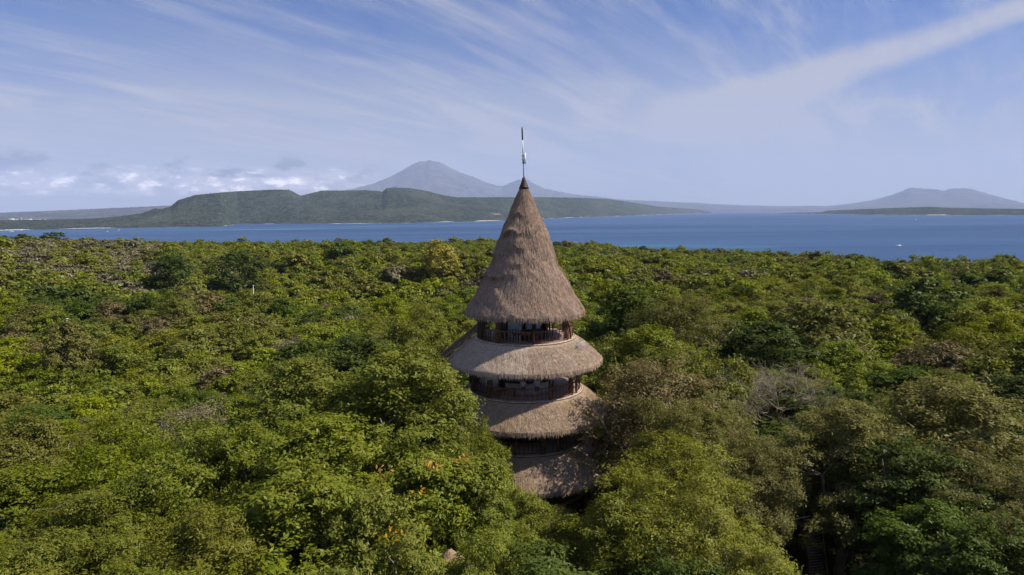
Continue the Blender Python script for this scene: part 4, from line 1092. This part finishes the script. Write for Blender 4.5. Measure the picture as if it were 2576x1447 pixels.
def rock(p, r, seed, lab):
    rs = np.random.default_rng(seed); n = 14; V = []; F = []
    for i in range(9):
        for j in range(n):
            t = PI * (i + .5) / 9; a = 2 * PI * j / n; q = r * (1 + .25 * math.sin(3 * a + seed) * math.sin(t) + rs.normal(0, .05))
            V.append((q * math.sin(t) * math.cos(a) * 1.2, q * math.sin(t) * math.sin(a), q * math.cos(t) * .6))
    for i in range(8):
        for j in range(n): F.append((i * n + j, (i + 1) * n + j, (i + 1) * n + (j + 1) % n, i * n + (j + 1) % n))
    V += [(0, 0, r * .6), (0, 0, -r * .6)]
    F3 = [(len(V) - 2, j, (j + 1) % n) for j in range(n)] + [(len(V) - 1, 8 * n + (j + 1) % n, 8 * n + j) for j in range(n)]
    o = link('boulder', mesh_np('boulder', V, [np.array(F3), np.array(F)], (M['cream'],), smooth=True)); o.location = p; tag(o, lab, 'boulder', 'pale boulders by the walkway')
for k, (px, py, Y, r, lab) in enumerate([(2000, 1408, 45.5, .55, 'pale boulder left of the walkway rail'), (2022, 1438, 44.5, .5, 'pale boulder at the bottom of the walkway'), (1992, 1440, 44.0, .45, 'lowest pale boulder left of the walkway, at the photo bottom')]):
    p = at(px, py, Y); rock((p.x, p.y, float(ground(p.x, p.y)) + .15), r, k + 3, lab)

def strip(name, pts, wd, m, lift=.15):
    V = []; F = []
    for k in range(len(pts) - 1):
        for j in range(6):
            t = j / 6; x = pts[k][0] + (pts[k + 1][0] - pts[k][0]) * t; y = pts[k][1] + (pts[k + 1][1] - pts[k][1]) * t; V.append((x, y))
    V.append(pts[-1]); out = []
    for i, (x, y) in enumerate(V):
        a = V[max(i - 1, 0)]; c = V[min(i + 1, len(V) - 1)]; d = Vector((c[0] - a[0], c[1] - a[1])).normalized(); nx, ny = -d.y, d.x
        for s_ in (-1, 1):
            q = (x + nx * wd * s_ / 2, y + ny * wd * s_ / 2); out.append((q[0], q[1], float(ground(*q)) + lift))
    for i in range(len(V) - 1): F.append((2 * i, 2 * i + 1, 2 * i + 3, 2 * i + 2))
    return tag(link(name, mesh_np(name, out, np.array(F), (m,))), kind='structure')
q0, q1, q2 = at(742, 692, 262), at(765, 672, 285), at(790, 655, 315)
strip('path', [(q0.x, q0.y), (q1.x, q1.y), (q2.x, q2.y)], 6.5, surf('dry_dirt', (.34, .26, .18), .95, .2, .5))

for px, py0, py1, Y, lab in ((637, 719, 752, 168, 'thin white pole standing in the canopy left of the tower roof'), (168, 803, 826, 118, 'thin white pole standing in the canopy near the left edge')):
    a = at(px, py0, Y); gz = float(ground(a.x, a.y)); b = MB(); b.tube([(0, 0, -.5), (0, 0, a.z - gz)], [.06, .05], 8); b.box((0, 0, a.z - gz + .05), (.22, .10, .05))
    o = b.build('white_pole', M['white']); o.location = (a.x, a.y, gz); tag(o, lab, 'pole')

# ---------------------------------------------------------------- boats and the far village
def boat(px, py, L, lab, hullm, rz=0.0):
    d = ray(px, py); k = (SEA - CZ) / d.z; e = empty('boat', (d.x * k, d.y * k, SEA), rz); V = []; F = []
    n = 12
    for i in range(n + 1):
        t = i / n * 2 - 1; w_ = .15 * L * (1 - abs(t) ** 2.4) + .01; zt = .07 * L + .07 * L * t * t
        V += [(t * L / 2, -w_, zt), (t * L / 2 * .96, -w_ * .5, -.02 * L), (t * L / 2 * .96, w_ * .5, -.02 * L), (t * L / 2, w_, zt)]
    for i in range(n):
        for j in range(4): F.append((4 * i + j, 4 * i + (j + 1) % 4, 4 * (i + 1) + (j + 1) % 4, 4 * (i + 1) + j))
    F += [(0, 3, 2, 1), (4 * n, 4 * n + 1, 4 * n + 2, 4 * n + 3)]
    m = MB(); m.add(V, F); m.build('hull', hullm, e)
    m = MB(); m.box((-.05 * L, 0, .17 * L), (.16 * L, .085 * L, .07 * L)); m.build('cabin', M['white'], e)
    m = MB(); m.box((-.05 * L, 0, .262 * L), (.20 * L, .11 * L, .012 * L)); m.build('canopy', M['cream'], e)
    m = MB(); m.tube([(.25 * L, 0, .06 * L), (.25 * L, 0, .45 * L)], .012 * L, 6); m.build('mast', M['bamboo'], e)
    for s_ in (-1, 1):
        m = MB(); m.tube([(-.36 * L, s_ * .34 * L, .05 * L), (0, s_ * .34 * L, .0), (.40 * L, s_ * .34 * L, .05 * L)], .014 * L, 6); m.tube([(-.18 * L, s_ * .1 * L, .10 * L), (-.18 * L, s_ * .34 * L, .02 * L)], .010 * L, 5); m.tube([(.18 * L, s_ * .1 * L, .10 * L), (.18 * L, s_ * .34 * L, .02 * L)], .010 * L, 5)
        m.build('outrigger', M['bamboo'], e)
    tag(e, lab, 'boat')
boat(2260, 619, 10.5, 'white outrigger boat on the blue water at right', M['white'], .25)
boat(2304, 553.5, 22, 'tiny white boat below the low island at far right', M['white'], 1.0)
boat(28, 583, 20, 'white boat nearest the left edge of the bay', M['white'], .1)
boat(52, 579.5, 16, 'small white boat moored right of the leftmost boat', M['white'], .6)
boat(270, 583.5, 10, 'tiny cream boat on the water at left, over the treetops', M['cream'], .6)
boat(299, 579.5, 11, 'tiny red boat on the water at left', surf('red_paint', (.5, .05, .04), .5), 1.0)
def house(px, py, dist, w_, h, lab, wm, hh=None):
    d = ray(px, py); k = dist / math.hypot(d.x, d.y); p = Vector((d.x * k, d.y * k, CZ + d.z * k)); e = empty('far_building', (p.x, p.y, p.z - h), trr.uniform(-.3, .3)); b = MB()
    b.box((0, 0, h * .35), (w_ / 2, w_ * .3, h * .35)); b.build('wall', wm, e)
    b = MB(); a = w_ / 2 * 1.06; c = w_ * .34
    b.add([(-a, -c, h * .703), (a, -c, h * .703), (a, c, h * .703), (-a, c, h * .703), (-a * .9, 0, h), (a * .9, 0, h)], [(0, 1, 5, 4), (2, 3, 4, 5), (1, 2, 5), (3, 0, 4), (3, 2, 1, 0)]); b.build('roof', M['white'] if w_ > 50 else M['cream'], e)
    tag(e, lab, 'building', 'pale buildings on the far left shore')
for k, (px, py, w_, h) in enumerate([(28, 550.5, 60, 22), (40, 551.2, 40, 16), (53, 547.5, 14, 44), (62, 551.3, 34, 18), (74, 551, 52, 16), (88, 551.6, 30, 18), (98, 551.2, 44, 20), (112, 551.8, 30, 14)]):
    house(px, py, 9200, w_, h, ['leftmost pale building on the far left shore', 'pale building just left of the narrow tall one on the far shore', 'narrow tall pale building on the far left shore', 'pale building just right of the narrow tall one on the far shore',
        'long pale building in the middle of the far left shore', 'small pale building left of the last pair on the far shore', 'second last pale building on the far left shore', 'rightmost pale building on the far left shore'][k], M['cream'])

# clusters of orange leaves on the near trees
def hit_tree(px, py):
    o = np.array([0, 0, CZ]); d = np.array(ray(px, py)); best = None
    for t_ in TREES:
        if math.hypot(t_[0], t_[1]) > 60: continue
        hh = t_[3] - t_[2]; c = np.array([t_[0], t_[1], t_[2] + hh * .66]); s_ = np.array([t_[4] * .92, t_[4] * .92, hh * .33])
        q = (o - c) / s_; e_ = d / s_; A = e_ @ e_; B = 2 * q @ e_; C_ = q @ q - 1; D2 = B * B - 4 * A * C_
        if D2 > 0:
            k = (-B - math.sqrt(D2)) / (2 * A)
            if k > 0 and (best is None or k < best[0]): best = (k, t_, o + d * k)
    return best
EMP = {(round(o.location.x, 2), round(o.location.y, 2)): o for o in COL.objects if o.type == 'EMPTY' and o.name.startswith('forest_tree')}
for px, py, n_, sp in ((1160, 1172, 70, .30), (1195, 1185, 50, .25), (1085, 1172, 36, .22), (972, 1190, 24, .2), (1055, 1240, 10, .2), (985, 1345, 26, .25), (900, 1260, 10, .2)):
    h = hit_tree(px, py)
    if not h: continue
    e = EMP.get((round(h[1][0], 2), round(h[1][1], 2)))
    if not e: continue
    rs = np.random.default_rng(px); C = h[2] + rs.normal(0, sp, (n_, 3)) * np.array([1.4, 1, .8]) + np.array([0, -.15, .1])
    V, F, tt = leaves(C, np.tile(np.array([0, -.6, .7]), (n_, 1)), .24, rs, rs.random(n_), .6, .4)
    o = link('orange_leaves', mesh_np('orange_leaves', V, F, (GO,), {'tint': tt}), e)
    bpy.context.view_layer.update(); o.matrix_parent_inverse = e.matrix_world.inverted()
    tag(o, 'cluster of orange leaves among the green')

# ---------------------------------------------------------------- the air
hb = MB(); hb.box((0, 0, (2950 + SEA - 12) / 2), (39500, 39500, (2950 - SEA + 12) / 2))
m, t = mat('haze_air'); pv = t.new('ShaderNodeVolumePrincipled')
pv.inputs['Color'].default_value = (.61, .71, .95, 1); pv.inputs['Density'].default_value = 3.2e-5; pv.inputs['Anisotropy'].default_value = 0.0
t.l.new(pv.outputs[0], t.new('ShaderNodeOutputMaterial').inputs['Volume'])
tag(hb.build('haze', m), kind='stuff')
